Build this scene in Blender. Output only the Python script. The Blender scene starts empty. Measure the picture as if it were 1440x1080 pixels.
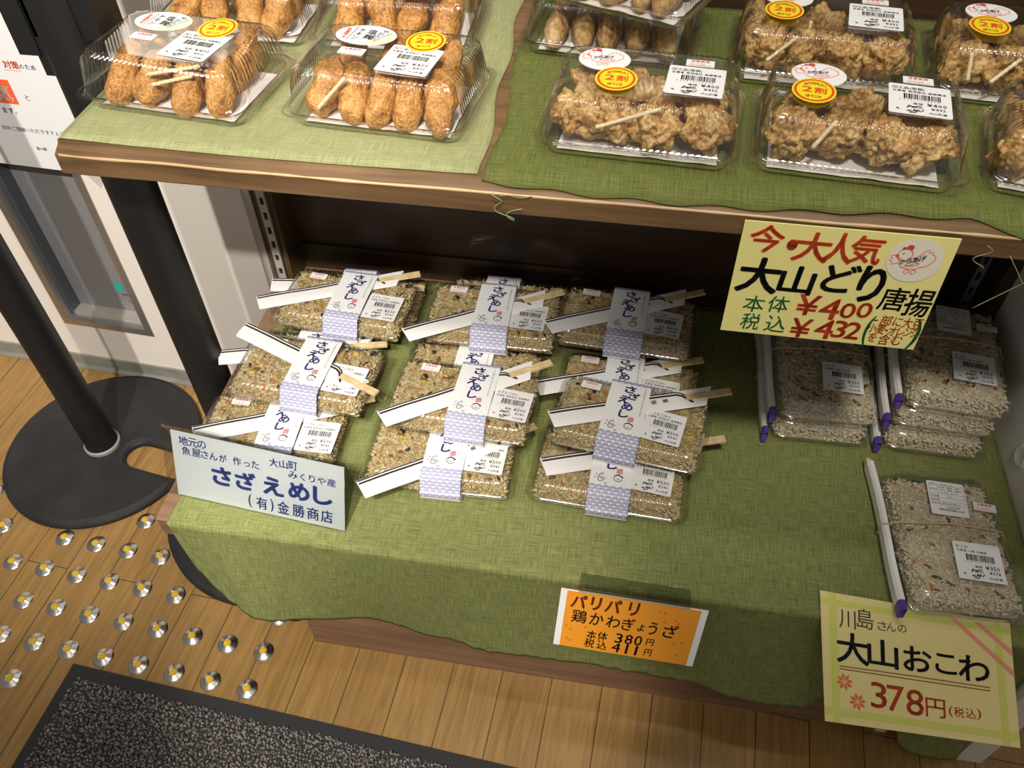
import bpy, math, random
from mathutils import Vector, Matrix, noise
random.seed(7)
S = bpy.context.scene
COL = bpy.context.collection
# ------------------------------------------------------------------ camera
CR = ((0.9861478, 0.1653552, -0.0130421), (0.1137250, -0.7312792, -0.6725306), (-0.1207438, 0.6617314, -0.7399544))
CP = (0.85929, -0.48480, 1.16774)
cd = bpy.data.cameras.new('camera'); cam = bpy.data.objects.new('camera', cd); COL.objects.link(cam)
cd.sensor_width = 36; cd.sensor_fit = 'HORIZONTAL'; cd.lens = 1177.65 * 36 / 1440; cd.clip_start = 0.01
cam.matrix_world = Matrix(((CR[0][0], -CR[1][0], -CR[2][0], CP[0]), (CR[0][1], -CR[1][1], -CR[2][1], CP[1]),
                           (CR[0][2], -CR[1][2], -CR[2][2], CP[2]), (0, 0, 0, 1)))
S.camera = cam
# ------------------------------------------------------------------ view, world, lights
S.view_settings.view_transform = 'Standard'; S.view_settings.look = 'None'
S.view_settings.exposure = 0.1; S.view_settings.gamma = 1.0; S.view_settings.use_curve_mapping = False
S.cycles.transparent_max_bounces = 40; S.cycles.max_bounces = 8
W = bpy.data.worlds.new('world'); S.world = W; W.use_nodes = True
W.node_tree.nodes['Background'].inputs[0].default_value = (1.0, 0.95, 0.88, 1)
W.node_tree.nodes['Background'].inputs[1].default_value = 0.20


def aim(o, p):
    o.rotation_euler = (Vector(p) - o.location).to_track_quat('-Z', 'Y').to_euler()


def area(name, loc, tgt, sx, sy, e, c=(1, .9, .78)):
    l = bpy.data.lights.new(name, 'AREA'); l.shape = 'RECTANGLE'; l.size = sx; l.size_y = sy; l.energy = e; l.color = c
    o = bpy.data.objects.new(name, l); COL.objects.link(o); o.location = loc; aim(o, tgt); return o


def spot(name, loc, tgt, e, deg, blend, r, c=(1, .9, .76)):
    l = bpy.data.lights.new(name, 'SPOT'); l.energy = e; l.spot_size = math.radians(deg); l.spot_blend = blend
    l.shadow_soft_size = r; l.color = c
    o = bpy.data.objects.new(name, l); COL.objects.link(o); o.location = loc; aim(o, tgt); return o


spot('ceiling_spot_left', (0.42, -1.50, 2.5), (0.06, 0.46, 0.47), 225, 33, .85, .035, (1, .94, .87))
spot('ceiling_spot_centre', (0.98, -1.50, 2.5), (0.14, 0.46, 0.50), 180, 33, .85, .035, (1, .94, .87))
spot('added_band_spot', (0.50, -1.35, 2.6), (0.61, -0.04, 0.12), 220, 15, .5, .06, (1, .93, .84))  # added lamp, narrow cone puts a bright band on floor and cloth
spot('added_shelf_spot', (0.95, -0.85, 2.5), (0.93, 0.27, 0.76), 110, 28, .75, .10, (1, .93, .84))  # added lamp for the upper shelf, cone limited so the lower right stays shaded
area('ceiling_light_front', (0.6, -1.0, 2.7), (0.6, 0.2, 0.4), 1.4, 0.22, 4, (1, .93, .84))
area('added_highlight_strip', (0.75, 0.22, 2.75), (0.75, 0.22, 0), 1.2, 0.12, 8, (1, .94, .87))  # added strip above the shelf, gives the lid edges their highlights

# ------------------------------------------------------------------ materials
def mat(name):
    m = bpy.data.materials.new(name); m.use_nodes = True
    nt = m.node_tree; b = nt.nodes['Principled BSDF']
    return m, nt, b


def N(nt, t, **kw):
    n = nt.nodes.new(t)
    for k, v in kw.items():
        if k.startswith('i_'):
            key = k[2:]
            n.inputs[int(key) if key.isdigit() else key].default_value = v
        else:
            setattr(n, k, v)
    return n


def plain(name, c, rough=.5, metal=0., spec=.5, bump=0., bscale=200., var=0., vscale=30.):
    m, nt, b = mat(name)
    b.inputs['Base Color'].default_value = (*c, 1); b.inputs['Roughness'].default_value = rough
    b.inputs['Metallic'].default_value = metal; b.inputs['Specular IOR Level'].default_value = spec
    tc = N(nt, 'ShaderNodeTexCoord')
    if var:
        n = N(nt, 'ShaderNodeTexNoise', i_Scale=vscale, i_Detail=4.); nt.links.new(tc.outputs['Object'], n.inputs['Vector'])
        r = N(nt, 'ShaderNodeValToRGB')
        r.color_ramp.elements[0].position = .3; r.color_ramp.elements[1].position = .7
        r.color_ramp.elements[0].color = (*[x * (1 - var) for x in c], 1); r.color_ramp.elements[1].color = (*[min(1, x * (1 + var)) for x in c], 1)
        nt.links.new(n.outputs['Fac'], r.inputs['Fac']); nt.links.new(r.outputs['Color'], b.inputs['Base Color'])
    if bump:
        n = N(nt, 'ShaderNodeTexNoise', i_Scale=bscale, i_Detail=3.); nt.links.new(tc.outputs['Object'], n.inputs['Vector'])
        bp = N(nt, 'ShaderNodeBump', i_Strength=bump, i_Distance=.002); nt.links.new(n.outputs['Fac'], bp.inputs['Height'])
        nt.links.new(bp.outputs['Normal'], b.inputs['Normal'])
    return m


def wood(name, dark, light, axis='X', rough=.45, scale=1., bump=.25, knots=False):
    m, nt, b = mat(name)
    tc = N(nt, 'ShaderNodeTexCoord'); mp = N(nt, 'ShaderNodeMapping')
    s = {'X': (3, 60, 60), 'Y': (60, 3, 60), 'Z': (60, 60, 3)}[axis]
    mp.inputs['Scale'].default_value = [v * scale for v in s]
    nt.links.new(tc.outputs['Object'], mp.inputs['Vector'])
    n = N(nt, 'ShaderNodeTexNoise', i_Scale=1., i_Detail=6., i_Roughness=.65, i_Distortion=.6); nt.links.new(mp.outputs[0], n.inputs['Vector'])
    n2 = N(nt, 'ShaderNodeTexNoise', i_Scale=6., i_Detail=3.); nt.links.new(tc.outputs['Object'], n2.inputs['Vector'])
    mx = N(nt, 'ShaderNodeMath', operation='MULTIPLY_ADD'); mx.inputs[1].default_value = .66
    nt.links.new(n.outputs['Fac'], mx.inputs[0])
    m2 = N(nt, 'ShaderNodeMath', operation='MULTIPLY'); m2.inputs[1].default_value = .42; nt.links.new(n2.outputs['Fac'], m2.inputs[0]); nt.links.new(m2.outputs[0], mx.inputs[2])
    r = N(nt, 'ShaderNodeValToRGB'); e = r.color_ramp.elements
    e[0].position = .33; e[0].color = (*dark, 1); e[1].position = .72; e[1].color = (*light, 1)
    nt.links.new(mx.outputs[0], r.inputs['Fac']); nt.links.new(r.outputs['Color'], b.inputs['Base Color'])
    b.inputs['Roughness'].default_value = rough
    bp = N(nt, 'ShaderNodeBump', i_Strength=bump, i_Distance=.001); nt.links.new(n.outputs['Fac'], bp.inputs['Height']); nt.links.new(bp.outputs['Normal'], b.inputs['Normal'])
    return m


def linen(name, dark, light, sx=1.):
    m, nt, b = mat(name)
    tc = N(nt, 'ShaderNodeTexCoord'); outs = []
    for sc in ((40, 900, 900), (900, 40, 60)):
        mp = N(nt, 'ShaderNodeMapping'); mp.inputs['Scale'].default_value = [v * sx for v in sc]
        nt.links.new(tc.outputs['UV'], mp.inputs['Vector'])
        n = N(nt, 'ShaderNodeTexNoise', i_Scale=1., i_Detail=2.); nt.links.new(mp.outputs[0], n.inputs['Vector']); outs.append(n)
    a = N(nt, 'ShaderNodeMath', operation='ADD'); nt.links.new(outs[0].outputs['Fac'], a.inputs[0]); nt.links.new(outs[1].outputs['Fac'], a.inputs[1])
    r = N(nt, 'ShaderNodeValToRGB'); e = r.color_ramp.elements
    e[0].position = .36; e[0].color = (*dark, 1); e[1].position = .68; e[1].color = (*light, 1)
    h = N(nt, 'ShaderNodeMath', operation='MULTIPLY'); h.inputs[1].default_value = .5; nt.links.new(a.outputs[0], h.inputs[0])
    nt.links.new(h.outputs[0], r.inputs['Fac']); nt.links.new(r.outputs['Color'], b.inputs['Base Color'])
    b.inputs['Roughness'].default_value = .9; b.inputs['Specular IOR Level'].default_value = .15
    bp = N(nt, 'ShaderNodeBump', i_Strength=.45, i_Distance=.0012); nt.links.new(h.outputs[0], bp.inputs['Height']); nt.links.new(bp.outputs['Normal'], b.inputs['Normal'])
    return m


def clear(name, tint=(.97, .97, .96), rough=.06, boost=1.5, base=.03):
    m = bpy.data.materials.new(name); m.use_nodes = True; nt = m.node_tree; nt.nodes.clear()
    o = N(nt, 'ShaderNodeOutputMaterial'); t = N(nt, 'ShaderNodeBsdfTransparent'); g = N(nt, 'ShaderNodeBsdfGlossy')
    t.inputs[0].default_value = (*tint, 1); g.inputs['Roughness'].default_value = rough; g.inputs['Color'].default_value = (1, 1, 1, 1)
    f0 = N(nt, 'ShaderNodeLayerWeight', i_Blend=.5); f = N(nt, 'ShaderNodeMath', operation='POWER'); f.inputs[1].default_value = 4.
    nt.links.new(f0.outputs['Facing'], f.inputs[0]); k = N(nt, 'ShaderNodeMath', operation='MULTIPLY_ADD'); k.use_clamp = True
    k.inputs[1].default_value = .75 * boost; k.inputs[2].default_value = .05 + base
    nt.links.new(f.outputs[0], k.inputs[0]); mx = N(nt, 'ShaderNodeMixShader')
    nt.links.new(k.outputs[0], mx.inputs[0]); nt.links.new(t.outputs[0], mx.inputs[1]); nt.links.new(g.outputs[0], mx.inputs[2])
    nt.links.new(mx.outputs[0], o.inputs[0]); return m


def crust(name, c0, c1, c2, scale, bump):
    m, nt, b = mat(name)
    tc = N(nt, 'ShaderNodeTexCoord'); oi = N(nt, 'ShaderNodeObjectInfo')
    add = N(nt, 'ShaderNodeVectorMath', operation='ADD'); nt.links.new(tc.outputs['Object'], add.inputs[0]); nt.links.new(oi.outputs['Location'], add.inputs[1])
    n = N(nt, 'ShaderNodeTexNoise', i_Scale=scale, i_Detail=5., i_Roughness=.6); nt.links.new(add.outputs[0], n.inputs['Vector'])
    n2 = N(nt, 'ShaderNodeTexNoise', i_Scale=scale * 7, i_Detail=2.); nt.links.new(add.outputs[0], n2.inputs['Vector'])
    mx = N(nt, 'ShaderNodeMath', operation='MULTIPLY_ADD'); mx.inputs[1].default_value = .45
    nt.links.new(n2.outputs['Fac'], mx.inputs[0])
    ml = N(nt, 'ShaderNodeMath', operation='MULTIPLY'); ml.inputs[1].default_value = .55; nt.links.new(n.outputs['Fac'], ml.inputs[0]); nt.links.new(ml.outputs[0], mx.inputs[2])
    r = N(nt, 'ShaderNodeValToRGB'); e = r.color_ramp.elements
    e[0].position = .36; e[0].color = (*c0, 1); e[1].position = .62; e[1].color = (*c2, 1)
    q = r.color_ramp.elements.new(.49); q.color = (*c1, 1)
    nt.links.new(mx.outputs[0], r.inputs['Fac']); nt.links.new(r.outputs['Color'], b.inputs['Base Color'])
    b.inputs['Roughness'].default_value = .55
    bp = N(nt, 'ShaderNodeBump', i_Strength=bump, i_Distance=.002); nt.links.new(n2.outputs['Fac'], bp.inputs['Height']); nt.links.new(bp.outputs['Normal'], b.inputs['Normal'])
    return m


M = {}
M['wall'] = plain('painted wall', (.86, .79, .70), .7, bump=.05, bscale=150)
M['panel'] = plain('white side panel', (.74, .71, .67), .55, bump=.04)
M['base'] = plain('baseboard vinyl', (.26, .25, .21), .6, var=.15)
M['steel'] = plain('brushed steel', (.50, .49, .47), .38, metal=.85, bump=.04, bscale=400)
M['steeldark'] = plain('grey metal strip', (.17, .19, .21), .4, metal=.6)
M['steelpale'] = plain('pale metal strip', (.50, .46, .40), .5, metal=.3)
M['greyglass'] = plain('grey panel', (.24, .235, .24), .35, bump=.03)
M['black'] = plain('black paint', (.009, .009, .009), .5, bump=.06, bscale=300)
M['rubber'] = plain('black rubber', (.016, .016, .017), .6, bump=.15, bscale=60, var=.4, vscale=14)
M['matedge'] = plain('rubber mat edge', (.02, .02, .022), .7, bump=.2, bscale=900)
M['dark'] = plain('painted slot shade', (.004, .004, .004), .8)
M['ringgrey'] = plain('grey plastic ring', (.30, .28, .25), .5)
M['white'] = plain('white paper', (.86, .86, .85), .6, bump=.02)
M['sleeve'] = plain('sleeve paper', (.84, .83, .80), .55, bump=.03)
M['liner'] = plain('liner paper', (.80, .79, .76), .7, bump=.1, bscale=350)
M['ink'] = plain('black ink', (.012, .010, .012), .5)
M['sleeveink'] = plain('dark brown sleeve print', (.03, .018, .014), .5)
M['greyink'] = plain('grey ink', (.12, .12, .13), .5)
M['navy'] = plain('navy ink', (.035, .03, .17), .5)
M['blue'] = plain('blue ink', (.06, .14, .52), .5)
M['wave'] = plain('violet wave ink', (.24, .24, .50), .5)
M['seal'] = plain('red seal ink', (.62, .06, .05), .5)
M['red'] = plain('red marker', (.88, .13, .04), .45)
M['orangered'] = plain('orange red marker', (.75, .13, .03), .45)
M['green'] = plain('green marker', (.06, .37, .12), .45)
M['brownmark'] = plain('brown marker', (.24, .045, .012), .45)
M['brownline'] = plain('brown pen', (.22, .08, .02), .5)
M['pink'] = plain('pink marker', (.80, .28, .20), .5)
M['lime'] = plain('lime marker', (.62, .64, .12), .5)
M['yellowcard'] = plain('yellow card', (.87, .80, .30), .45)
M['paleyellow'] = plain('pale yellow card', (.80, .68, .28), .25)
M['orangecard'] = plain('orange card', (.86, .33, .02), .5)
M['stickyellow'] = plain('yellow sticker', (.92, .74, .02), .4)
M['stickred'] = plain('red sticker', (.78, .09, .02), .4)
M['stickcream'] = plain('cream sticker', (.83, .78, .66), .4)
M['lightyellow'] = plain('light yellow print', (.86, .85, .45), .4)
M['teal'] = plain('teal sticker', (.03, .42, .34), .5)
M['studsteel'] = plain('stud steel', (.62, .60, .56), .25, metal=1.)
M['studyellow'] = plain('stud yellow', (.72, .45, .02), .6, bump=.5, bscale=900, var=.3, vscale=500)
M['bamboo'] = plain('bamboo', (.72, .56, .30), .5, var=.15, vscale=120)
M['stick'] = plain('pale stick', (.74, .62, .38), .6, var=.12, vscale=200)
M['elastic'] = plain('rubber band', (.62, .47, .24), .5)
M['purple'] = plain('purple print', (.10, .05, .30), .5)
M['thread'] = plain('green thread', (.24, .30, .12), .8)
M['shelfwood'] = wood('worn shelf wood', (.040, .022, .010), (.235, .135, .060), 'X', .42)
M['wornedge'] = wood('worn bare edge', (.33, .19, .08), (.72, .52, .29), 'X', .5, scale=3)
M['kickwood'] = wood('kick board wood', (.13, .062, .032), (.33, .19, .11), 'X', .5)
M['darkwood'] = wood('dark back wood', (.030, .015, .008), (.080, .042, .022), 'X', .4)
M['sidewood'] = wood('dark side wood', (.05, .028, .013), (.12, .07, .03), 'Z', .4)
M['cloth'] = linen('green linen', (.125, .145, .042), (.315, .335, .128))
M['clothpale'] = linen('pale green linen', (.22, .235, .105), (.37, .375, .19))
M['clothdark'] = linen('moss green linen', (.085, .10, .025), (.185, .205, .058))
M['plastic'] = clear('clear plastic lid', (.97, .97, .96), .11, 1.9, .05)
M['tray'] = clear('clear plastic tray', (.965, .965, .955), .11, 1.7, .04)
M['acrylic'] = clear('clear acrylic', (.88, .90, .90), .04, 1.2, .03)
M['film'] = clear('cling film', (.985, .985, .98), .11, 2.0, .06)
M['croq'] = crust('breadcrumb crust', (.22, .080, .014), (.49, .225, .048), (.68, .37, .11), 55, .8)
M['kara'] = crust('karaage crust', (.20, .085, .020), (.52, .295, .088), (.78, .56, .25), 42, .9)
M['gyoza'] = crust('fried dumpling skin', (.26, .12, .035), (.50, .30, .11), (.66, .47, .24), 35, .4)
M['rice1'] = plain('seasoned rice', (.56, .44, .225), .32, var=.22, vscale=38)
M['rice2'] = plain('pale seasoned rice', (.66, .545, .33), .3, var=.2, vscale=38)
M['rice3'] = plain('dark seasoned rice', (.46, .33, .145), .35, var=.2, vscale=60)
M['ricebase'] = plain('rice bed', (.43, .32, .155), .5, bump=.8, bscale=240, var=.3, vscale=90)
M['okowa1'] = plain('sticky rice', (.68, .59, .41), .3, var=.15, vscale=60)
M['okowa2'] = plain('pale sticky rice', (.77, .70, .53), .28, var=.12, vscale=60)
M['okowabase'] = plain('sticky rice bed', (.60, .51, .35), .45, bump=.8, bscale=240, var=.25, vscale=90)
M['carrot'] = plain('carrot', (.62, .22, .04), .4)
M['mush'] = plain('brown mushroom', (.16, .09, .04), .4)
M['nori'] = plain('dark seaweed', (.02, .02, .014), .4)
M['bean'] = plain('yellow shellfish', (.62, .42, .08), .35)
M['rosin'] = plain('red bean', (.30, .08, .04), .35)


for k in ('rice1', 'rice2', 'rice3', 'okowa1', 'okowa2'):      # cooked grain lets light through
    b = M[k].node_tree.nodes['Principled BSDF']; b.inputs['Subsurface Weight'].default_value = .35
    b.inputs['Subsurface Radius'].default_value = (1., .7, .4); b.inputs['Subsurface Scale'].default_value = .003


def floor_mat():
    m, nt, b = mat('oak plank floor')
    tc = N(nt, 'ShaderNodeTexCoord'); sp = N(nt, 'ShaderNodeSeparateXYZ'); nt.links.new(tc.outputs['Object'], sp.inputs[0])
    cb = N(nt, 'ShaderNodeCombineXYZ'); ay = N(nt, 'ShaderNodeMath', operation='ADD'); ay.inputs[1].default_value = -.064 + 9.0; nt.links.new(sp.outputs['Y'], ay.inputs[0]); nt.links.new(ay.outputs[0], cb.inputs['X'])
    ad = N(nt, 'ShaderNodeMath', operation='SUBTRACT'); ad.inputs[1].default_value = 0.4625 - 0.0711 * 40
    nt.links.new(sp.outputs['X'], ad.inputs[0]); nt.links.new(ad.outputs[0], cb.inputs['Y'])
    br = N(nt, 'ShaderNodeTexBrick'); br.offset = .37; br.squash = 1
    br.inputs['Scale'].default_value = 1; br.inputs['Brick Width'].default_value = .90; br.inputs['Row Height'].default_value = .0711
    br.inputs['Mortar Size'].default_value = .0009; br.inputs['Mortar Smooth'].default_value = .3
    br.inputs['Color1'].default_value = (.33, .19, .058, 1); br.inputs['Color2'].default_value = (.38, .222, .072, 1); br.inputs['Mortar'].default_value = (.10, .055, .022, 1)
    nt.links.new(cb.outputs[0], br.inputs['Vector'])
    mp = N(nt, 'ShaderNodeMapping'); mp.inputs['Scale'].default_value = (130, 7, 1); nt.links.new(tc.outputs['Object'], mp.inputs['Vector'])
    n = N(nt, 'ShaderNodeTexNoise', i_Scale=1., i_Detail=5., i_Distortion=1.2); nt.links.new(mp.outputs[0], n.inputs['Vector'])
    r = N(nt, 'ShaderNodeValToRGB'); r.color_ramp.elements[0].position = .3; r.color_ramp.elements[0].color = (.72, .68, .62, 1)
    r.color_ramp.elements[1].position = .65; r.color_ramp.elements[1].color = (1.06, 1.06, 1.06, 1)
    nt.links.new(n.outputs['Fac'], r.inputs['Fac'])
    mx = N(nt, 'ShaderNodeMix', data_type='RGBA', blend_type='MULTIPLY'); mx.inputs[0].default_value = 1
    nt.links.new(br.outputs['Color'], mx.inputs[6]); nt.links.new(r.outputs['Color'], mx.inputs[7]); nt.links.new(mx.outputs[2], b.inputs['Base Color'])
    b.inputs['Roughness'].default_value = .36
    bp = N(nt, 'ShaderNodeBump', i_Strength=.4, i_Distance=.001, invert=True); nt.links.new(br.outputs['Fac'], bp.inputs['Height']); nt.links.new(bp.outputs['Normal'], b.inputs['Normal'])
    return m


M['floor'] = floor_mat()


def pile_mat():
    m, nt, b = mat('carpet pile')
    tc = N(nt, 'ShaderNodeTexCoord'); oi = N(nt, 'ShaderNodeTexNoise', i_Scale=330., i_Detail=2.); nt.links.new(tc.outputs['Object'], oi.inputs['Vector'])
    r = N(nt, 'ShaderNodeValToRGB'); e = r.color_ramp.elements
    e[0].position = .42; e[0].color = (.04, .035, .032, 1); e[1].position = .60; e[1].color = (.34, .31, .285, 1)
    nt.links.new(oi.outputs['Fac'], r.inputs['Fac']); nt.links.new(r.outputs['Color'], b.inputs['Base Color']); b.inputs['Roughness'].default_value = .95
    b.inputs['Specular IOR Level'].default_value = .1
    return m


M['pile'] = pile_mat()


# ------------------------------------------------------------------ mesh helpers
class MB:
    def __init__(s, *mats):
        s.v = []; s.f = []; s.m = []; s.mats = list(mats); s.uv = None

    def mi(s, k):
        if k not in s.mats:
            s.mats.append(k)
        return s.mats.index(k)

    def add(s, vs, fs, k=None):
        b = len(s.v); s.v += [tuple(x) for x in vs]; i = s.mi(k) if k else 0
        for f in fs:
            s.f.append(tuple(b + j for j in f)); s.m.append(i)

    def box(s, x0, x1, y0, y1, z0, z1, k=None):
        s.add([(x, y, z) for z in (z0, z1) for y in (y0, y1) for x in (x0, x1)],
              [(0, 2, 3, 1), (4, 5, 7, 6), (0, 1, 5, 4), (2, 6, 7, 3), (0, 4, 6, 2), (1, 3, 7, 5)], k)

    def loft(s, rings, k=None, closed=True, cap0=False, cap1=False):
        n = len(rings[0]); vs = [p for r in rings for p in r]; fs = []
        for i in range(len(rings) - 1):
            for j in range(n if closed else n - 1):
                a = i * n + j; b = i * n + (j + 1) % n
                fs.append((a, b, b + n, a + n))
        if cap0: fs.append(tuple(range(n - 1, -1, -1)))
        if cap1: fs.append(tuple(range((len(rings) - 1) * n, len(rings) * n)))
        s.add(vs, fs, k)

    def tube(s, pts, r, k=None, n=8, cap=True):
        pts = [Vector(p) for p in pts]; rings = []
        rr = r if isinstance(r, (list, tuple)) else [r] * len(pts)
        for i, p in enumerate(pts):
            t = (pts[min(i + 1, len(pts) - 1)] - pts[max(i - 1, 0)]).normalized()
            u = t.orthogonal().normalized() if i == 0 else (u - t * u.dot(t)).normalized()
            w = t.cross(u)
            rings.append([p + (u * math.cos(a) + w * math.sin(a)) * rr[i] for a in [2 * math.pi * j / n for j in range(n)]])
        s.loft(rings, k, True, cap, cap)

    def lathe(s, prof, c=(0, 0, 0), n=24, k=None, cap0=True, cap1=True):
        s.loft([[(c[0] + r * math.cos(2 * math.pi * j / n), c[1] + r * math.sin(2 * math.pi * j / n), c[2] + z) for j in range(n)] for r, z in prof], k, True, cap0, cap1)

    def slab(s, pts, t, k=None, nrm=(0, 0, 1)):
        n = len(pts); q = Vector(nrm) * t
        s.add([Vector(p) for p in pts] + [Vector(p) + q for p in pts],
              [tuple(range(n - 1, -1, -1)), tuple(range(n, 2 * n))] + [(i, (i + 1) % n, n + (i + 1) % n, n + i) for i in range(n)], k)

    def build(s, name, parent=None, smooth=True, angle=None):
        me = bpy.data.meshes.new(name); me.from_pydata(s.v, [], s.f)
        for k in (s.mats or ['white']):
            me.materials.append(M[k])
        me.polygons.foreach_set('material_index', s.m)
        if s.uv:
            l = me.uv_layers.new(name='UVMap')
            for lp in me.loops:
                l.data[lp.index].uv = s.uv[lp.vertex_index]
        if smooth:
            me.polygons.foreach_set('use_smooth', [True] * len(s.f))
            if angle: me.set_sharp_from_angle(angle=math.radians(angle))
        me.update()
        return link(name, me, parent)


def link(name, me, parent=None):
    o = bpy.data.objects.new(name, me); COL.objects.link(o)
    if parent: o.parent = parent
    return o


def tag(o, label, cat, group=None, kind=None):
    o['label'] = label; o['category'] = cat
    if group: o['group'] = group
    if kind: o['kind'] = kind
    return o


def struct(o):
    o['kind'] = 'structure'; return o


def root(name, label, cat, loc=(0, 0, 0), rz=0, group=None):
    o = bpy.data.objects.new(name, None); COL.objects.link(o); o.empty_display_size = .02
    o.location = loc; o.rotation_euler = (0, 0, math.radians(rz))
    return tag(o, label, cat, group)


# ------------------------------------------------------------------ lettering
_gl = {}


def glyph(ch, off=0., res=2):
    key = (ch, off, res)
    if key not in _gl:
        c = bpy.data.curves.new('g', 'FONT'); c.body = ch; c.size = 1; c.resolution_u = res; c.offset = off
        o = bpy.data.objects.new('g', c); COL.objects.link(o)
        me = bpy.data.meshes.new_from_object(o)
        vs = [(v.co.x, v.co.y) for v in me.vertices]; fs = [tuple(p.vertices) for p in me.polygons]
        bpy.data.objects.remove(o); bpy.data.meshes.remove(me); bpy.data.curves.remove(c)
        xs = [a for a, _ in vs] or [0]; ys = [b for _, b in vs] or [0]
        _gl[key] = (vs, fs, (min(xs), max(xs), min(ys), max(ys)))
    return _gl[key]


class Face:
    """a flat (or mapped) printing surface: maps 2D (x, y) metres + lift to 3D"""

    def __init__(s, mb, fn=None, o=(0, 0, 0), ux=(1, 0, 0), uy=(0, 1, 0)):
        s.mb = mb; o = Vector(o); ux = Vector(ux); uy = Vector(uy); nz = ux.cross(uy).normalized()
        s.fn = fn or (lambda x, y, h: o + ux * x + uy * y + nz * h)

    def poly(s, pts, k, h=.0003):
        s.mb.add([s.fn(x, y, h) for x, y in pts], [tuple(range(len(pts)))], k)

    def rect(s, x0, x1, y0, y1, k, h=.0003, c=0):
        if c:
            pts = []
            for cx, cy, a0 in ((x1 - c, y0 + c, -90), (x1 - c, y1 - c, 0), (x0 + c, y1 - c, 90), (x0 + c, y0 + c, 180)):
                for i in range(4):
                    a = math.radians(a0 + i * 30); pts.append((cx + c * math.cos(a), cy + c * math.sin(a)))
            s.poly(pts, k, h)
        else:
            s.poly([(x0, y0), (x1, y0), (x1, y1), (x0, y1)], k, h)

    def ell(s, cx, cy, rx, ry, k, h=.0003, n=28, rot=0):
        cr, sr = math.cos(rot), math.sin(rot)
        s.poly([(cx + rx * math.cos(a) * cr - ry * math.sin(a) * sr, cy + rx * math.cos(a) * sr + ry * math.sin(a) * cr) for a in [2 * math.pi * i / n for i in range(n)]], k, h)

    def stroke(s, pts, w, k, h=.0004, closed=False):
        if closed: pts = list(pts) + [pts[0]]
        n = len(pts); L = []; R = []
        for i in range(n):
            a = pts[max(i - 1, 0)]; b = pts[min(i + 1, n - 1)]
            if closed and i in (0, n - 1): a, b = pts[n - 2], pts[1]
            dx, dy = b[0] - a[0], b[1] - a[1]; d = math.hypot(dx, dy) or 1
            ww = (w[i] if isinstance(w, (list, tuple)) else w) / 2
            L.append((pts[i][0] - dy / d * ww, pts[i][1] + dx / d * ww)); R.append((pts[i][0] + dy / d * ww, pts[i][1] - dx / d * ww))
        vs = [s.fn(x, y, h) for x, y in L + R]
        s.mb.add(vs, [(n + i, n + i + 1, i + 1, i) for i in range(n - 1)], k)

    def _ink(s, q2, fs, k, h, off):
        """off: half the extra stroke width in metres; heavier strokes are printed as shifted overlays"""
        sh = [(0, 0)] if off <= 0 else [(off * math.cos(a), off * math.sin(a)) for a in [math.pi * i / 3 for i in range(6)]]
        for dx, dy in sh:
            s.mb.add([s.fn(x + dx * s.ax, y + dy, h) for x, y in q2], fs, k)

    ax = 1.

    def text(s, st, x, y, size, k, h=.0004, off=0., adv=1., rot=0., shear=0., res=1, sx=1.):
        """a run of glyphs starting at x, baseline y"""
        cr, sr = math.cos(rot), math.sin(rot); pen = 0
        for ch in st:
            if ch == ' ':
                pen += size * .4 * sx; continue
            vs, fs, bb = glyph(ch, off if size < .006 else 0., res)
            wd = 1.0 if ord(ch) > 0x2000 else (bb[1] + .06)
            q = []
            for a, b in vs:
                px = pen + (a + shear * b) * size * sx; py = b * size
                q.append((x + px * cr - py * sr, y + px * sr + py * cr))
            s._ink(q, fs, k, h, off * size if size >= .006 else 0); pen += size * wd * adv * sx
        return pen

    def fit(s, ch, cx, cy, w, hgt, k, h=.0004, off=0., shear=0., rot=0., res=3):
        """one glyph whose ink fills a w x hgt box centred on cx, cy"""
        vs, fs, bb = glyph(ch, 0., res)
        bw = max(bb[1] - bb[0], .05); bh = max(bb[3] - bb[2], .05)
        if ch in '1Il': w = hgt * .22 * s.ax
        o = off * hgt; w = w - 2 * o * s.ax if w > 5 * o else w; hg = hgt - 2 * o if hgt > 5 * o else hgt
        mx, my = (bb[0] + bb[1]) / 2, (bb[2] + bb[3]) / 2; cr, sr = math.cos(rot), math.sin(rot); q = []
        for a, b in vs:
            py = (b - my) / bh * hg; px = (a - mx) / bw * w + shear * py * s.ax
            q.append((cx + px * cr - py * sr, cy + px * sr + py * cr))
        s._ink(q, fs, k, h, o)


def barcode(F, x0, x1, y0, y1, k='ink'):
    rnd = random.Random(5); x = x0; u = (x1 - x0) / 62
    while x < x1 - u:
        w = u * rnd.choice((1, 1, 2, 2, 3)); F.rect(x, min(x + w, x1), y0, y1, k, .0004); x += w + u * rnd.choice((1, 1, 2))
    for i in range(11):
        F.text('2481370259416'[i], x0 + (x1 - x0) * i / 11, y0 - .0026, .0026, k)
    F.text('2', x0 - .0035, y0 - .0026, .0026, k)


def scribble(F, x, y, s, k, seed, w=.0006, n=5):
    r = random.Random(seed)
    for _ in range(n):
        p = [(x + r.uniform(0, s), y + r.uniform(0, s * .35))]
        for _ in range(4):
            p.append((p[-1][0] + r.uniform(-.1, .22) * s, p[-1][1] + r.uniform(-.16, .16) * s))
        F.stroke(p, w, k)


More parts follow.
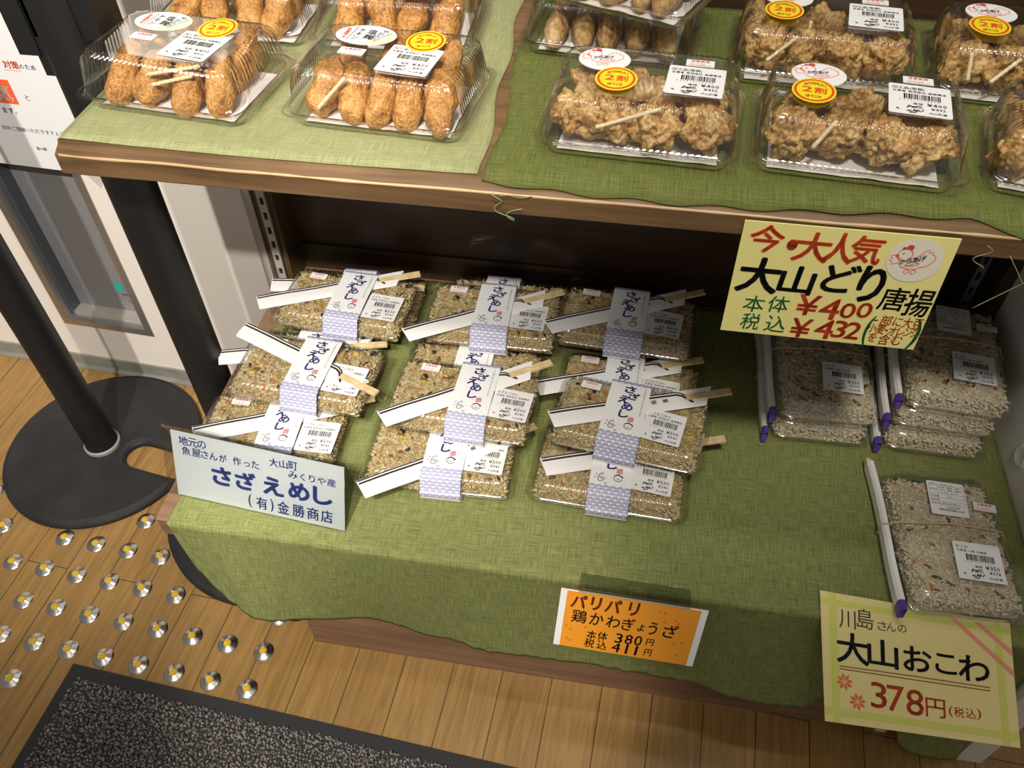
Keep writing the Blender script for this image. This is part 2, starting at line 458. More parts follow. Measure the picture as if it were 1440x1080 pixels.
def chicken(F, cx, cy, s, big=False):
    """generic line drawn hen; s = half width"""
    P = lambda pts: [(cx + a * s, cy + b * s) for a, b in pts]
    w = s * .032
    F.stroke(P([(-.42 + .30 * math.cos(a), .30 + .27 * math.sin(a)) for a in [math.radians(t) for t in range(-60, 250, 14)]]), w, 'red')
    F.poly(P([(-.62, .50), (-.60, .66), (-.46, .66), (-.38, .80), (-.22, .78), (-.15, .66), (-.2, .54), (-.4, .58)]), 'seal', .0004)
    F.stroke(P([(-.27, .05), (-.1, .12), (.12, .22), (.35, .55), (.5, .62), (.5, .48), (.66, .52), (.68, .38), (.82, .36), (.85, .1), (.62, -.2), (.3, -.34)]), w, 'red')
    F.stroke(P([(-.57, .06), (-.56, -.18), (-.4, -.38), (-.1, -.46), (.2, -.42), (.4, -.28)]), w, 'red')
    F.stroke(P([(-.58, -.02), (-.82, .22), (-.98, .16), (-.88, .04), (-1.0, -.06), (-.86, -.12), (-.88, -.26), (-.62, -.18)]), w, 'red')
    F.ell(cx - .5 * s, cy + .32 * s, .035 * s, .035 * s, 'ink', .0004, 8)
    F.poly(P([(-.70, .28), (-.82, .20), (-.70, .14), (-.66, .20)]), 'seal', .0004)
    for dx in (-.12, .16):
        F.stroke(P([(dx, -.44), (dx - .12, -.60), (dx - .02, -.72), (dx + .12, -.58), (dx + .02, -.44)]), w, 'red')
    if big:
        for i, ch in enumerate('からあげ'):
            F.fit(ch, cx + (-.42 + .25 * i) * s, cy + (-.08 + .07 * i) * s, .24 * s, .26 * s, 'ink', .0005, .02, .1, .15)
        for i, ch in enumerate('大山どり'):
            F.fit(ch, cx + (-.24 + .15 * i) * s, cy + (-.27 + .04 * i) * s, .15 * s, .17 * s, 'red', .0005, .01, .1, .15)
        for i, ch in enumerate('若干鶏'):
            F.fit(ch, cx + (.22 + .1 * i) * s, cy + (.24 + .03 * i) * s, .09 * s, .1 * s, 'ink', .0005)
    else:
        for i, ch in enumerate('からあげ'):
            F.fit(ch, cx + (-.34 + .22 * i) * s, cy + (-.04 + .05 * i) * s, .21 * s, .26 * s, 'ink', .0005, .02)
        for i, ch in enumerate('大山どり'):
            F.fit(ch, cx + (-.10 + .17 * i) * s, cy + (-.24 + .03 * i) * s, .16 * s, .19 * s, 'red', .0005, .01)


# stickers: meshes are made once and shared
def base_plate(pts, t=.00018, k='white'):
    mb = MB(k); mb.slab([(x, y, 0) for x, y in pts], t, k); return mb


def rr(w, h, c=.002):
    pts = []
    for cx, cy, a0 in ((w / 2 - c, -h / 2 + c, -90), (w / 2 - c, h / 2 - c, 0), (-w / 2 + c, h / 2 - c, 90), (-w / 2 + c, -h / 2 + c, 180)):
        for i in range(4):
            a = math.radians(a0 + i * 30); pts.append((cx + c * math.cos(a), cy + c * math.sin(a)))
    return pts


def oval(rx, ry, n=36):
    return [(rx * math.cos(2 * math.pi * i / n), ry * math.sin(2 * math.pi * i / n)) for i in range(n)]


def mesh_of(mb, name):
    o = mb.build(name, None, False); me = o.data; bpy.data.objects.remove(o); return me


def price_label(l1, l2, p1, p2):
    w = h = .050; mb = base_plate(rr(w, h)); F = Face(mb)
    F.text(l1, -.0225, .0165, .0047, 'ink', off=.008); F.text(l2, -.0220, .0115, .0036, 'ink', off=.008, adv=1.02)
    barcode(F, -.013, .0165, .0005, .009)
    F.text('本体', -.006, -.0085, .0042, 'ink', off=.01); F.text(p1, .0055, -.0092, .0072, 'ink', off=.012)
    F.text('税込', -.006, -.0145, .0042, 'ink', off=.01); F.text(p2, .0085, -.0150, .0054, 'ink', off=.01)
    scribble(F, -.023, -.0205, .018, 'ink', 3, .0011, 7); F.text('大山町産', .0065, -.0215, .0036, 'ink', off=.008)
    return mesh_of(mb, 'price_label')


def date_label():
    mb = base_plate(rr(.025, .012, .0006)); F = Face(mb)
    F.text('消費期限', -.0085, .0016, .0038, 'seal', off=.012, adv=1.12); F.text('21.11.24', -.0088, -.0036, .0042, 'pink', off=.0)
    F.stroke([(-.0105, -.0046), (.0105, -.0046)], .0005, 'pink')
    return mesh_of(mb, 'date_label')


def discount_label():
    mb = base_plate(oval(.0185, .021), k='stickyellow'); F = Face(mb)
    F.ell(0, 0, .0168, .0190, 'stickred', .0003); F.ell(0, 0, .0146, .0166, 'stickyellow', .0004)
    for i, ch in enumerate('表示価格より'):
        a = math.radians(132 - i * 17); F.fit(ch, .0115 * math.cos(a), .0118 * math.sin(a), .0036, .0042, 'brownmark', .0005, .01)
    F.fit('2', -.0058, .0002, .0088, .0098, 'stickred', .0005, .04); F.fit('割', .0052, .0002, .0104, .0104, 'stickred', .0005, .03)
    for i, ch in enumerate('値引き'): F.fit(ch, -.0048 + i * .0048, -.0108, .0042, .0046, 'brownmark', .0005, .01)
    return mesh_of(mb, 'discount_label')


def hen_label():
    mb = base_plate(oval(.0235, .0205)); F = Face(mb); chicken(F, -.001, .002, .0205); return mesh_of(mb, 'hen_label')


def kushi_label():
    mb = base_plate(oval(.030, .0195)); F = Face(mb)
    F.poly([(.0295 * math.cos(a), .019 * math.sin(a)) for a in [math.radians(t) for t in range(-100, 31, 8)]], 'lightyellow', .00025)
    F.poly([(-.017, -.014), (.021, -.004), (.017, .012), (-.010, .013)], 'white', .0003)
    F.stroke([(-.0125, .0145), (-.0155, -.0125)], .0009, 'ink'); F.stroke([(.0235, .0085), (.0105, -.0125)], .0009, 'ink')
    for i, ch in enumerate('やわらか'): F.fit(ch, .0165 - i * .0025, .0095 - i * .0053, .0066, .0056, 'ink', .0005, .03, rot=-.3)
    for i, ch in enumerate('塩麹'): F.fit(ch, .0045 - i * .001, .0065 - i * .0105, .0098, .0098, 'ink', .0005, .02, rot=-.15)
    for i, ch in enumerate('チキン'): F.fit(ch, -.0065 - i * .001, .008 - i * .0075, .0068, .0070, 'ink', .0005, .03, rot=-.1)
    for i, ch in enumerate('数量限定'): F.fit(ch, -.0195, .0085 - i * .0054, .0050, .0050, 'red', .0005, .02)
    return mesh_of(mb, 'brand_label')


def ingredient_label():
    w, h = .042, .050; mb = base_plate(rr(w, h)); F = Face(mb); r = random.Random(3)
    for y in (.019, .006, .000, -.005, -.010): F.stroke([(-.019, y), (.019, y)], .0003, 'greyink')
    F.stroke([(-.010, .022), (-.010, -.010)], .0003, 'greyink')
    F.rect(-.019, -.0187, -.010, .022, 'greyink'); F.rect(.0187, .019, -.010, .022, 'greyink')
    F.text('名称', -.018, .0196, .0032, 'ink'); F.text('大山おこわ', -.006, .0196, .0032, 'ink'); F.text('原材料名', -.0185, .012, .0021, 'ink')
    for j, t in enumerate(('もち米、鶏肉、人参', 'ごぼう、椎茸、油揚げ', 'しょうゆ、みりん、')): F.text(t, -.009, .0155 - j * .004, .0027, 'ink', off=.01)
    F.text('内容量', -.018, .0015, .0028, 'ink'); F.text('300g', .0, .0015, .003, 'ink'); F.text('消費期限', -.0185, -.004, .0023, 'ink')
    F.text('保存方法', -.0185, -.009, .0023, 'ink'); F.text('直射日光を避ける', -.008, -.009, .0027, 'ink')
    F.text('川島久美恵', -.004, -.0145, .0032, 'ink'); F.text('鳥取県西伯郡大山町', -.012, -.0185, .0032, 'ink', off=.01)
    return mesh_of(mb, 'ingredient_label')


ME = {}
ME['p400'] = price_label('加工品(惣菜)', '生産者 有限会社 金勝商店', '¥400', '¥432')
ME['p500'] = price_label('さざえごはん', '生産者 有限会社 金勝商店', '¥500', '¥540')
ME['p350'] = price_label('おこわ', '生産者 川島 久美恵', '¥350', '¥378')
ME['date'] = date_label(); ME['disc'] = discount_label(); ME['hen'] = hen_label(); ME['kushi'] = kushi_label(); ME['ingr'] = ingredient_label()


# ------------------------------------------------------------------ packs
def rring(hw, hd, r, z, ns=40, nc=8, rib=0., pitch=None):
    """rounded rectangle ring, counter clockwise; rib = amplitude of the corrugation"""
    pts = []; segs = []
    for (cx, cy, a0, L) in ((hw - r, hd - r, 0, 2 * (hw - r)), (-(hw - r), hd - r, 90, 2 * (hd - r)), (-(hw - r), -(hd - r), 180, 2 * (hw - r)), (hw - r, -(hd - r), 270, 2 * (hd - r))):
        for i in range(nc + 1):
            a = math.radians(a0 + 90 * i / nc); pts.append((cx + r * math.cos(a), cy + r * math.sin(a), math.cos(a), math.sin(a)))
        dx, dy = -math.sin(math.radians(a0 + 90)), math.cos(math.radians(a0 + 90)); x0, y0, nx, ny = pts[-1]
        n = ns if L == 2 * (hw - r) else ns * 2 // 3
        for i in range(1, n): pts.append((x0 + dx * L * i / n, y0 + dy * L * i / n, nx, ny))
    out = []
    for i, (x, y, nx, ny) in enumerate(pts):
        d = rib * (1 if i % 4 in (0, 1) else -1); out.append((x + nx * d, y + ny * d, z))
    return out


def lid_mesh(hw, hd, prof, ns, nm):
    """prof: list of (inset, z, rib)"""
    mb = MB('plastic'); rs = [rring(hw - i, hd - i, max(.016 - i * .2, .007), z, ns, 8, rb) for i, z, rb in prof]
    mb.loft(rs, 'plastic', True, False, True); return mesh_keep(mb, nm)


def mesh_keep(mb, nm, smooth=True):
    o = mb.build(nm, None, smooth); me = o.data; bpy.data.objects.remove(o); return me


HW, HD = .091, .066           # deep deli pack
ME['lid_deep'] = lid_mesh(HW, HD, [(0, .0165, 0), (.006, .0165, 0), (.0075, .020, 0), (.0085, .022, .0006), (.0105, .034, .0013), (.0125, .047, .0014), (.0145, .0515, .0015), (.019, .0545, .0012), (.0235, .0556, 0), (.025, .0550, 0)], 96, 'lid')
mb = MB('tray'); mb.loft([rring(HW - i, HD - i, max(.016 - i * .2, .008), z, 24, 8) for i, z in ((0, .0160), (.007, .0160), (.0085, .013), (.0105, .004), (.014, .0005), (.018, .0002))], 'tray', True, False, True)
ME['tray_deep'] = mesh_keep(mb, 'tray')
RW, RD = .100, .061           # rice pack
ME['lid_rice'] = lid_mesh(RW, RD, [(0, .0125, 0), (.005, .0125, 0), (.0065, .0155, 0), (.008, .017, .0004), (.0105, .025, .0006), (.0125, .0285, .0007), (.017, .0303, .0006), (.021, .0308, 0), (.023, .0306, 0)], 88, 'lid')
mb = MB('tray'); mb.loft([rring(RW - i, RD - i, max(.016 - i * .2, .008), z, 24, 8) for i, z in ((0, .0120), (.006, .0120), (.0075, .010), (.010, .003), (.013, .0005), (.017, .0002))], 'tray', True, False, True)
ME['tray_rice'] = mesh_keep(mb, 'tray')


def noisy_sheet(w, d, z, amp, k, nm, seed):
    mb = MB(k); nx, ny = 22, 16; vs = []
    for j in range(ny + 1):
        for i in range(nx + 1):
            x = (i / nx - .5) * w; y = (j / ny - .5) * d
            vs.append((x, y, z + amp * (noise.noise((x * 45, y * 45, seed)) + .5 * noise.noise((x * 120, y * 120, seed)) + .6)))
    mb.add(vs, [(j * (nx + 1) + i, j * (nx + 1) + i + 1, (j + 1) * (nx + 1) + i + 1, (j + 1) * (nx + 1) + i) for j in range(ny) for i in range(nx)], k)
    return mesh_keep(mb, nm)


ME['liner'] = noisy_sheet(.142, .094, .0022, .0012, 'liner', 'paper_liner', 2)


def part(name, me, parent, loc=(0, 0, 0), rz=0.):
    o = link(name, me, parent); o.location = loc; o.rotation_euler = (0, 0, rz); return o


# --- lumps of food
def lump(nm, k, rx, ry, rz, amp, freq, seed, sub=4, sq=1.):
    import bmesh
    bm = bmesh.new(); bmesh.ops.create_icosphere(bm, subdivisions=sub, radius=1); off = Vector((seed * 7.3, seed * 3.1, seed * 1.7))
    for v in bm.verts:
        p = v.co.copy()
        if sq < 1: p = Vector([math.copysign(abs(c) ** sq, c) for c in p])
        q = Vector((p.x * rx, p.y * ry, p.z * rz))
        n1 = noise.noise(q * freq + off); n2 = noise.noise(q * freq * 2.7 + off); n3 = noise.noise(q * freq * 8 + off)
        v.co = q + v.co.normalized() * amp * (n1 + .45 * n2 + .16 * n3)
    me = bpy.data.meshes.new(nm); bm.to_mesh(me); bm.free(); me.materials.append(M[k])
    me.polygons.foreach_set('use_smooth', [True] * len(me.polygons)); return me


CRO = [lump('fried_skewer', 'croq', .0138 + .0012 * (i % 2), .0145, .0335 - .0015 * i, .0036, 70, i + 1, 4, .86) for i in range(4)]
KAR = [lump('fried_chicken', 'kara', .0225 + .002 * (i % 2), .0215, .0175, .0105, 76, i + 11, 5) for i in range(5)]


def dumpling(seed):
    me = lump('dumpling', 'gyoza', .0125, .030, .0175, .0022, 90, seed, 4)
    for v in me.vertices:
        x, y, z = v.co
        if z > 0: x *= (1 - z / .019 * .72)
        x += .002 * math.sin(y * 420) * max(0, z / .018); v.co = (x, y - .0, z + y * y * -6)
    return me


GYO = [dumpling(i + 31) for i in range(3)]


def place_food(packname, where, base, yaw, kind, n_front, n_back, zbase):
    rnd = random.Random(hash(where) % 1000 if False else sum(map(ord, where)))
    cy, sy = math.cos(math.radians(yaw)), math.sin(math.radians(yaw))
    ords = ['leftmost', 'second', 'third', 'fourth', 'fifth']
    grp = {'croq': 'breaded fried skewers', 'kara': 'fried chicken chunks', 'gyo': 'fried dumplings'}[kind] + ' in the pack ' + where
    for rowi, n in enumerate((n_front, n_back)):
        for i in range(n):
            t = (i + .5) / n - .5
            lx = t * (.150 if kind == 'kara' else .142) + rnd.uniform(-.004, .004); ly = (-.025 if rowi == 0 else .023) + rnd.uniform(-.004, .004)
            if kind == 'croq':
                me = rnd.choice(CRO); lz = .0255; rot = (rnd.uniform(-1.05, -.75), rnd.uniform(-.15, .25), rnd.uniform(-.3, .3)); nm = 'fried_skewer'; what = 'golden fried skewer'; cat = 'fried food'
            elif kind == 'kara':
                me = rnd.choice(KAR); lz = .0262; rot = (rnd.uniform(-3, 3), rnd.uniform(-.5, .5), rnd.uniform(-3, 3)); nm = 'fried_chicken'; what = 'brown fried chicken chunk'; cat = 'fried chicken'
            else:
                me = rnd.choice(GYO); lz = .021; rot = (rnd.uniform(-.1, .1), rnd.uniform(-.25, .25), rnd.uniform(-.25, .25)); nm = 'fried_dumpling'; what = 'brown fried dumpling'; cat = 'dumpling'
            o = link(nm, me); o.location = (base[0] + lx * cy - ly * sy, base[1] + lx * sy + ly * cy, base[2] + lz)
            o.rotation_euler = (rot[0], rot[1], rot[2] + math.radians(yaw))
            od = 'rightmost' if i == n - 1 else (ords[i] + ('' if i == 0 else ' from left'))
            tag(o, f"{what}, {od} in {'front' if rowi == 0 else 'rear'} row, pack {where}", cat, grp)


def pick(nm, where, a, b, label):
    mb = MB('stick'); a = Vector(a); b = Vector(b); pts = [a + (b - a) * i / 14 for i in range(15)]
    mb.tube(pts, [.0017 + .0004 * (i % 2) for i in range(15)], 'stick', 7); o = mb.build(nm)
    return tag(o, label, 'skewer')


def deli_pack(where, label, cx, cy, yaw, kind, labels, z0=.7485, tilt=None, nf=4, nb=3, group=None):
    r = root('food_pack', label, 'food pack', (cx, cy, z0), yaw, group)
    if tilt: r.rotation_euler = (*tilt, math.radians(yaw))
    part('tray', ME['tray_deep'], r); part('lid', ME['lid_deep'], r); part('paper_liner', ME['liner'], r)
    for k, nm, x, y, a in labels: part(nm, ME[k], r, (x, y, .0553 + (.0005 if k == 'disc' else 0)), math.radians(a))
    place_food('p', where, (cx, cy, z0), yaw, kind, nf, nb, z0)
    return r


KL = [('kushi', 'brand_label', -.030, .027, 0), ('disc', 'discount_label', .030, .0255, 4), ('date', 'date_label', -.032, -.006, -3), ('p400', 'price_label', .026, -.012, -4)]
HL = [('hen', 'brand_label', -.041, .022, 0), ('disc', 'discount_label', -.026, -.012, 0), ('date', 'date_label', .044, .030, 0), ('p400', 'price_label', .042, -.003, -2)]
HL2 = [('hen', 'brand_label', -.040, .024, -4), ('disc', 'discount_label', -.044, -.006, -4), ('date', 'date_label', .043, .031, -2), ('p400', 'price_label', .042, -.003, -3)]

# ------------------------------------------------------------------ setting
TH = -0.0499859
ce, se = math.cos(TH), math.sin(TH)


def fw(u, v, z=0): return (u * ce - v * se, u * se + v * ce, z)   # floor/wall frame to world


mb = MB('floor'); mb.box(-1.6, 2.2, -1.9, .55, -.03, 0, 'floor'); o = mb.build('floor', None, False); o.rotation_euler = (0, 0, TH); struct(o)
D0 = .4762      # wall plane offset in the wall frame


def wallbox(mb, u0, u1, d0, d1, z0, z1, k):
    """box on the wall: d measured from the wall face towards the room (negative = into the wall)"""
    q = [fw(u, D0 - d) for d in (d0, d1) for u in (u0, u1)]
    vs = [(x, y, z) for z in (z0, z1) for x, y, _ in q]
    mb.add(vs, [(0, 1, 3, 2), (4, 6, 7, 5), (0, 4, 5, 1), (2, 3, 7, 6), (0, 2, 6, 4), (1, 5, 7, 3)], k)


mb = MB('wall')      # wall with the framed recess left open
wallbox(mb, -1.4, -.177, -.08, 0, 0, 1.6, 'wall'); wallbox(mb, .005, .268, -.08, 0, 0, 1.6, 'wall'); wallbox(mb, -.177, .005, -.08, 0, 0, .112, 'wall')
wallbox(mb, -.177, .005, -.08, 0, 1.3, 1.6, 'wall')
struct(mb.build('wall_back', None, False))
mb = MB('base'); wallbox(mb, -1.4, .28, -.001, .004, 0, .030, 'base'); wallbox(mb, -1.4, .28, .004, .014, 0, .004, 'base'); struct(mb.build('baseboard_back', None, False))
# steel framed recess
mb = MB('greyglass'); wallbox(mb, -.177, .005, -.06, -.034, .112, 1.3, 'greyglass'); w1 = struct(mb.build('window_1', None, False))
mb = MB('steel')
for a in ((-.177, -.163, .112, 1.3), (-.009, .005, .112, 1.3), (-.163, -.009, .112, .126)):
    wallbox(mb, a[0], a[1], -.034, .002, a[2], a[3], 'steel')
wallbox(mb, -.163, -.157, -.034, -.012, .126, 1.3, 'steeldark'); wallbox(mb, -.163, -.009, -.034, -.012, .126, .133, 'steelpale')
struct(mb.build('window_frame', w1, False))
# wall end trims
mb = MB('steelpale'); wallbox(mb, .268, .282, -.08, .003, 0, 1.6, 'steelpale'); struct(mb.build('trim_1', None, False))
mb = MB('steeldark'); wallbox(mb, .282, .306, -.08, -.012, 0, 1.6, 'steeldark'); wallbox(mb, .296, .300, -.08, -.006, 0, 1.6, 'steelpale'); struct(mb.build('trim_2', None, False))
# right white panel
mb = MB('panel'); mb.box(1.362, 1.395, -.015, .53, 0, .70, 'panel'); wr = struct(mb.build('wall_right', None, False))
mb = MB('panel'); mb.box(1.262, 1.276, .006, .40, 0, .26, 'panel'); struct(mb.build('trim_3', None, False))

# stickers and paper on the wall
def wf(mb, d=0.): return Face(mb, lambda x, y, h: Vector(fw(x, D0 - d - h, y)))


mb = MB('teal'); F = wf(mb, -.034); F.ell(-.056, .190, .0095, .0115, 'teal', .0006); F.rect(-.056, -.038, .171, .1745, 'steeldark', .0006)
tag(mb.build('round_sticker', None, False), 'small teal round sticker on the grey recessed panel', 'sticker')
mb = MB('white'); F = wf(mb, -.034)
for a in (-.004, .004):
    F.stroke([(-.056 + a, .159), (-.055 + a, .135)], .002, 'steelpale', .0006); F.stroke([(-.068, .147 + a), (-.043, .146 + a)], .002, 'steelpale', .0006)
tag(mb.build('hash_mark', None, False), 'pale cross hatch mark low on the grey recessed panel', 'sticker')
mb = MB('white'); F = wf(mb); mb2 = mb
wallbox(mb, -.245, .046, .004, .0044, .460, .80, 'white'); F = wf(mb, .0044)
F.text('対策', -.0345, .622, .0125, 'red', off=.02); F.stroke([(-.036, .6185), (-.0105, .6185)], .0007, 'red')
F.text('のため', -.0105, .6225, .009, 'ink', off=.005)
F.rect(-.105, -.0395, .566, .603, 'red'); F.text('換気', -.1005, .572, .0285, 'white', .0006, off=.02); F.text('と', -.0265, .5745, .0105, 'ink')
F.text('ます。', -.0745, .5505, .0105, 'ink', off=.01); F.text('何卒ご理解いただきますよう', -.089, .522, .0078, 'ink'); F.text('道の駅', -.047, .493, .006, 'ink', off=.01)
tag(mb.build('paper_notice', None, False), 'white paper notice with red box taped to the wall at left', 'notice')
mb = MB('acrylic'); F = wf(mb); F.poly([(.010, .462), (.032, .432), (.046, .462)], 'acrylic', .001)
tag(mb.build('tape_patch', None, False), 'clear tape patch under the white paper notice', 'tape')

# ------------------------------------------------------------------ rack
rack = root('display_rack', 'dark brown wooden display rack with two shelves', 'shelf', (0, 0, 0))
XL, XR = .318, 1.362
# upper shelf with chamfered front edge
def board(name, x0, x1, y0, y1, z0, z1, ch, k, wear=True):
    mb = MB(k); c2 = ch * .55
    prof = [(y1, z0), (y1, z1), (y0 + ch, z1), (y0, z1 - c2), (y0, z0 + .002), (y0 + .002, z0)]
    nx = 60; rings = []
    for i in range(nx + 1):
        x = x0 + (x1 - x0) * i / nx; j = .0012 * noise.noise((x * 14, 1.3, z0 * 9)); rings.append([(x, y, z + (j if n in (3,) else 0)) for n, (y, z) in enumerate(prof)])
    mb.loft(rings, k, True, True, True)
    if wear:
        L = []
        for i in range(nx + 1):
            x = x0 + .004 + (x1 - x0 - .004) * i / nx; j = .0012 * noise.noise((x * 14, 1.3, z0 * 9)); w = .0011 + .0012 * noise.noise((x * 31, 4., 0))
            L.append((x, j, max(w, .0002)))
        zc = z1 - c2
        mb.loft([[(x, y0 + .002 * w / .002, zc + w * .55 + j + .0002), (x, y0 - .0003, zc + j), (x, y0 - .0003, zc + j - w)] for x, j, w in L], 'wornedge', False)
    return mb.build(name, rack, True, 30)


board('shelf_board', XL, XR, .120, .498, .716, .7465, .016, 'shelfwood')
board('shelf_board', XL, XR, .007, .498, .258, .2955, .008, 'kickwood', False)
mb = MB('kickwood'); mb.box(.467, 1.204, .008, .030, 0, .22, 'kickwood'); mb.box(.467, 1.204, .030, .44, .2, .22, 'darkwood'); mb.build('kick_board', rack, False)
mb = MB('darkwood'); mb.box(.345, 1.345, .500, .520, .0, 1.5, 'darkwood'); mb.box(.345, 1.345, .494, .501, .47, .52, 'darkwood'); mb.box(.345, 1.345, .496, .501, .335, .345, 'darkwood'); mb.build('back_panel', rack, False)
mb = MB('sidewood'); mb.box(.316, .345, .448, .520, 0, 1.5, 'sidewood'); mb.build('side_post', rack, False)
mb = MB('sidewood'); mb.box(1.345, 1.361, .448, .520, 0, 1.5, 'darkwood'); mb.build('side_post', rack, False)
for x in (.331, 1.318):
    mb = MB('steelpale' if x < 1 else 'steeldark'); k = mb.mats[0]; y0 = .440 if x < 1 else .455
    x0, x1 = x - .006, x + .006; z = .0
    while z < 1.45:      # strip with real slots, their shade painted by black boxes behind
        mb.box(x0, x1, y0, y0 + .004, z, z + .013, k); mb.box(x0, x0 + .003, y0, y0 + .004, z + .013, z + .026, k); mb.box(x1 - .003, x1, y0, y0 + .004, z + .013, z + .026, k)
        mb.box(x0 + .003, x1 - .003, y0 + .0035, y0 + .006, z + .013, z + .026, 'dark'); z += .026
    mb.build('slotted_upright', rack, False)
for x in (.425, 1.232):
    mb = MB('black'); n = 20
    mb.loft([[(x + dx, .05 + r * math.cos(a), .026 + r * math.sin(a)) for a in [2 * math.pi * i / n for i in range(n)]] for dx, r in ((-.011, .022), (-.009, .026), (.009, .026), (.011, .022))], 'black', True, True, True)
    w = mb.build('caster', rack); mb = MB('steel'); mb.box(x - .016, x - .0125, .035, .065, .02, .20, 'steel'); mb.box(x + .0125, x + .016, .035, .065, .02, .20, 'steel'); mb.build('caster_fork', w, False)

# ------------------------------------------------------------------ cloths
def lerp_tab(tab, x):
    if x <= tab[0][0]: return tab[0][1]
    for (a, b), (c, d) in zip(tab, tab[1:]):
        if x <= c:
            t = (x - a) / (c - a); t = t * t * (3 - 2 * t); return b + (d - b) * t
    return tab[-1][1]


HEM = [(.335, .292), (.339, .235), (.346, .185), (.360, .160), (.385, .142), (.415, .129), (.445, .122), (.57, .122), (.75, .122), (.90, .124), (.99, .124), (1.08, .122), (1.13, .124), (1.17, .124), (1.25, .10), (1.285, .03), (1.36, .006)]
FLARE = [(.335, .0), (.42, .030), (.5, .015), (.57, .003), (.66, .012), (.75, .022), (.9, .020), (.98, .022), (1.07, .036), (1.13, .034), (1.17, .012), (1.25, .01), (1.30, .03), (1.36, .02)]


def main_cloth():
    mb = MB('cloth'); xs = []; x = .335
    while x < 1.3605:
        xs.append(x); x += .0025 if x < .43 else .006
    ny, nh = 60, 40; uv = []; vs = []
    ztop = .2966
    for xi in xs:
        hem = lerp_tab(HEM, xi); fl = lerp_tab(FLARE, xi)
        for j in range(ny + 1):
            y = .492 - (.492 - .012) * j / ny; xx = xi - .0 + (.012 * (y - .012) / .45 if xi < .36 else 0)
            b = .0006 * noise.noise((xx * 14, y * 16, 0)) + .0006
            vs.append((xx, y, ztop + b)); uv.append((xx, y))
        zt = ztop
        for j in range(1, nh + 1):
            t = j / nh
            if t < .2:
                a = t / .2 * math.pi / 2; y = .012 - .009 * math.sin(a) - .002; z = zt - .009 * (1 - math.cos(a)) if hem < .27 else zt - (zt - hem) * t
            else:
                tt = (t - .2) / .8; z = (zt - .009) + (hem - zt + .009) * tt if hem < .27 else zt - (zt - hem) * t
                y = .001 - fl * tt ** 1.3 - .0035 * tt * noise.noise((xi * 22 + z * 6, z * 3, 2)) - .0026 * tt * noise.noise((xi * 85 + z * 22, z * 8, 5))
            vs.append((xi, y, z)); uv.append((xi, y * .2 + z - .3))
    n = ny + 1 + nh
    fs = [(i * n + j, (i + 1) * n + j, (i + 1) * n + j + 1, i * n + j + 1) for i in range(len(xs) - 1) for j in range(n - 1)]
    mb.add(vs, fs, 'cloth'); mb.uv = uv
    o = mb.build('tablecloth')
    md = o.modifiers.new('thickness', 'SOLIDIFY'); md.thickness = .0009; md.offset = 1
    return tag(o, 'green linen cloth draped over the lower shelf front', 'cloth')


main_cloth()


def sheet_cloth(nm, k, left, right, front, z, label, hang=0., leftwrap=False):
    """left(y), right(y): x limits; front(x): y of the front edge"""
    mb = MB(k); nx, ny = 70, 40; vs = []; uv = []
    for j in range(ny + 1):
        for i in range(nx + 1):
            t = i / nx; s_ = j / ny
            y1 = .494; xa = left(.3); xb = right(.3); xf = xa + (xb - xa) * t
            yf = front(xf); y = y1 + (yf - y1) * s_; xx = left(y) + (right(y) - left(y)) * t
            zz = z + .0007 * (1 + noise.noise((xx * 18, y * 18, 3)))
            if y < .136: zz -= (.136 - y) * .55
            if y < .119: zz -= (.119 - y) * 1.5
            vs.append((xx, max(y, .1165) if y < .119 else y, zz)); uv.append((xx, y))
    n = nx + 1
    mb.add(vs, [(j * n + i, (j + 1) * n + i, (j + 1) * n + i + 1, j * n + i + 1) for j in range(ny) for i in range(nx)], k)
    if leftwrap:
        b = len(mb.v); m = 10; w = []
        for j in range(ny + 1):
            y = vs[j * n][1]; zt = vs[j * n][2]; L = .006 + .036 * max(0, 1 - (y - .13) / .12) ** .5
            for q in range(m + 1):
                a = q / m; ang = min(a * 3, 1) * math.pi / 2
                w.append((XL + .002 - .004 * math.sin(ang) , y, zt - .004 * (1 - math.cos(ang)) - max(0, a - .33) * L * 1.2)); uv.append((XL - a * L, y))
        mb.add(w, [(j * (m + 1) + q, j * (m + 1) + q + 1, (j + 1) * (m + 1) + q + 1, (j + 1) * (m + 1) + q) for j in range(ny) for q in range(m)], k)
    mb.uv = uv; o = mb.build(nm); md = o.modifiers.new('thickness', 'SOLIDIFY'); md.thickness = .0008; md.offset = 1
    return tag(o, label, 'cloth')


sheet_cloth('shelf_cloth', 'clothpale', lambda y: XL + .002, lambda y: .7215 - .05 * (y - .13) + .003 * math.sin(y * 40), lambda x: .1335 + .002 * math.sin(x * 9), .7468, 'pale green linen cloth on the left half of the upper shelf', leftwrap=True)
ch_ = sheet_cloth('shelf_cloth', 'clothdark', lambda y: .7275 - .03 * (y - .13) + .004 * math.sin(y * 30 + 1), lambda y: XR - .004,
            lambda x: .1265 - .004 * math.sin((x - .73) * 11) - (.012 * min(1, max(0, (x - 1.13) / .05))) + .0015 * math.sin(x * 90), .7476, 'moss green linen cloth with frayed edge on the right of the upper shelf')
mb = MB('thread')
mb.tube([(.735 + .006 * math.sin(i * .7) + i * .0012, .1155 - .001 * math.sin(i), .739 - .0022 * i if i < 12 else .713 + .002 * (i - 12)) for i in range(20)], .0005, 'thread', 5)
mb.tube([(.742 + .004 * i, .116 + .0004 * i, .738 + .0012 * math.sin(i)) for i in range(8)], .0004, 'thread', 5); mb.build('loose_thread', ch_)
mb = MB('thread'); mb.tube([(1.145 + .006 * math.sin(i * .6), .111, .735 - .0018 * i) for i in range(14)], .0004, 'thread', 5)
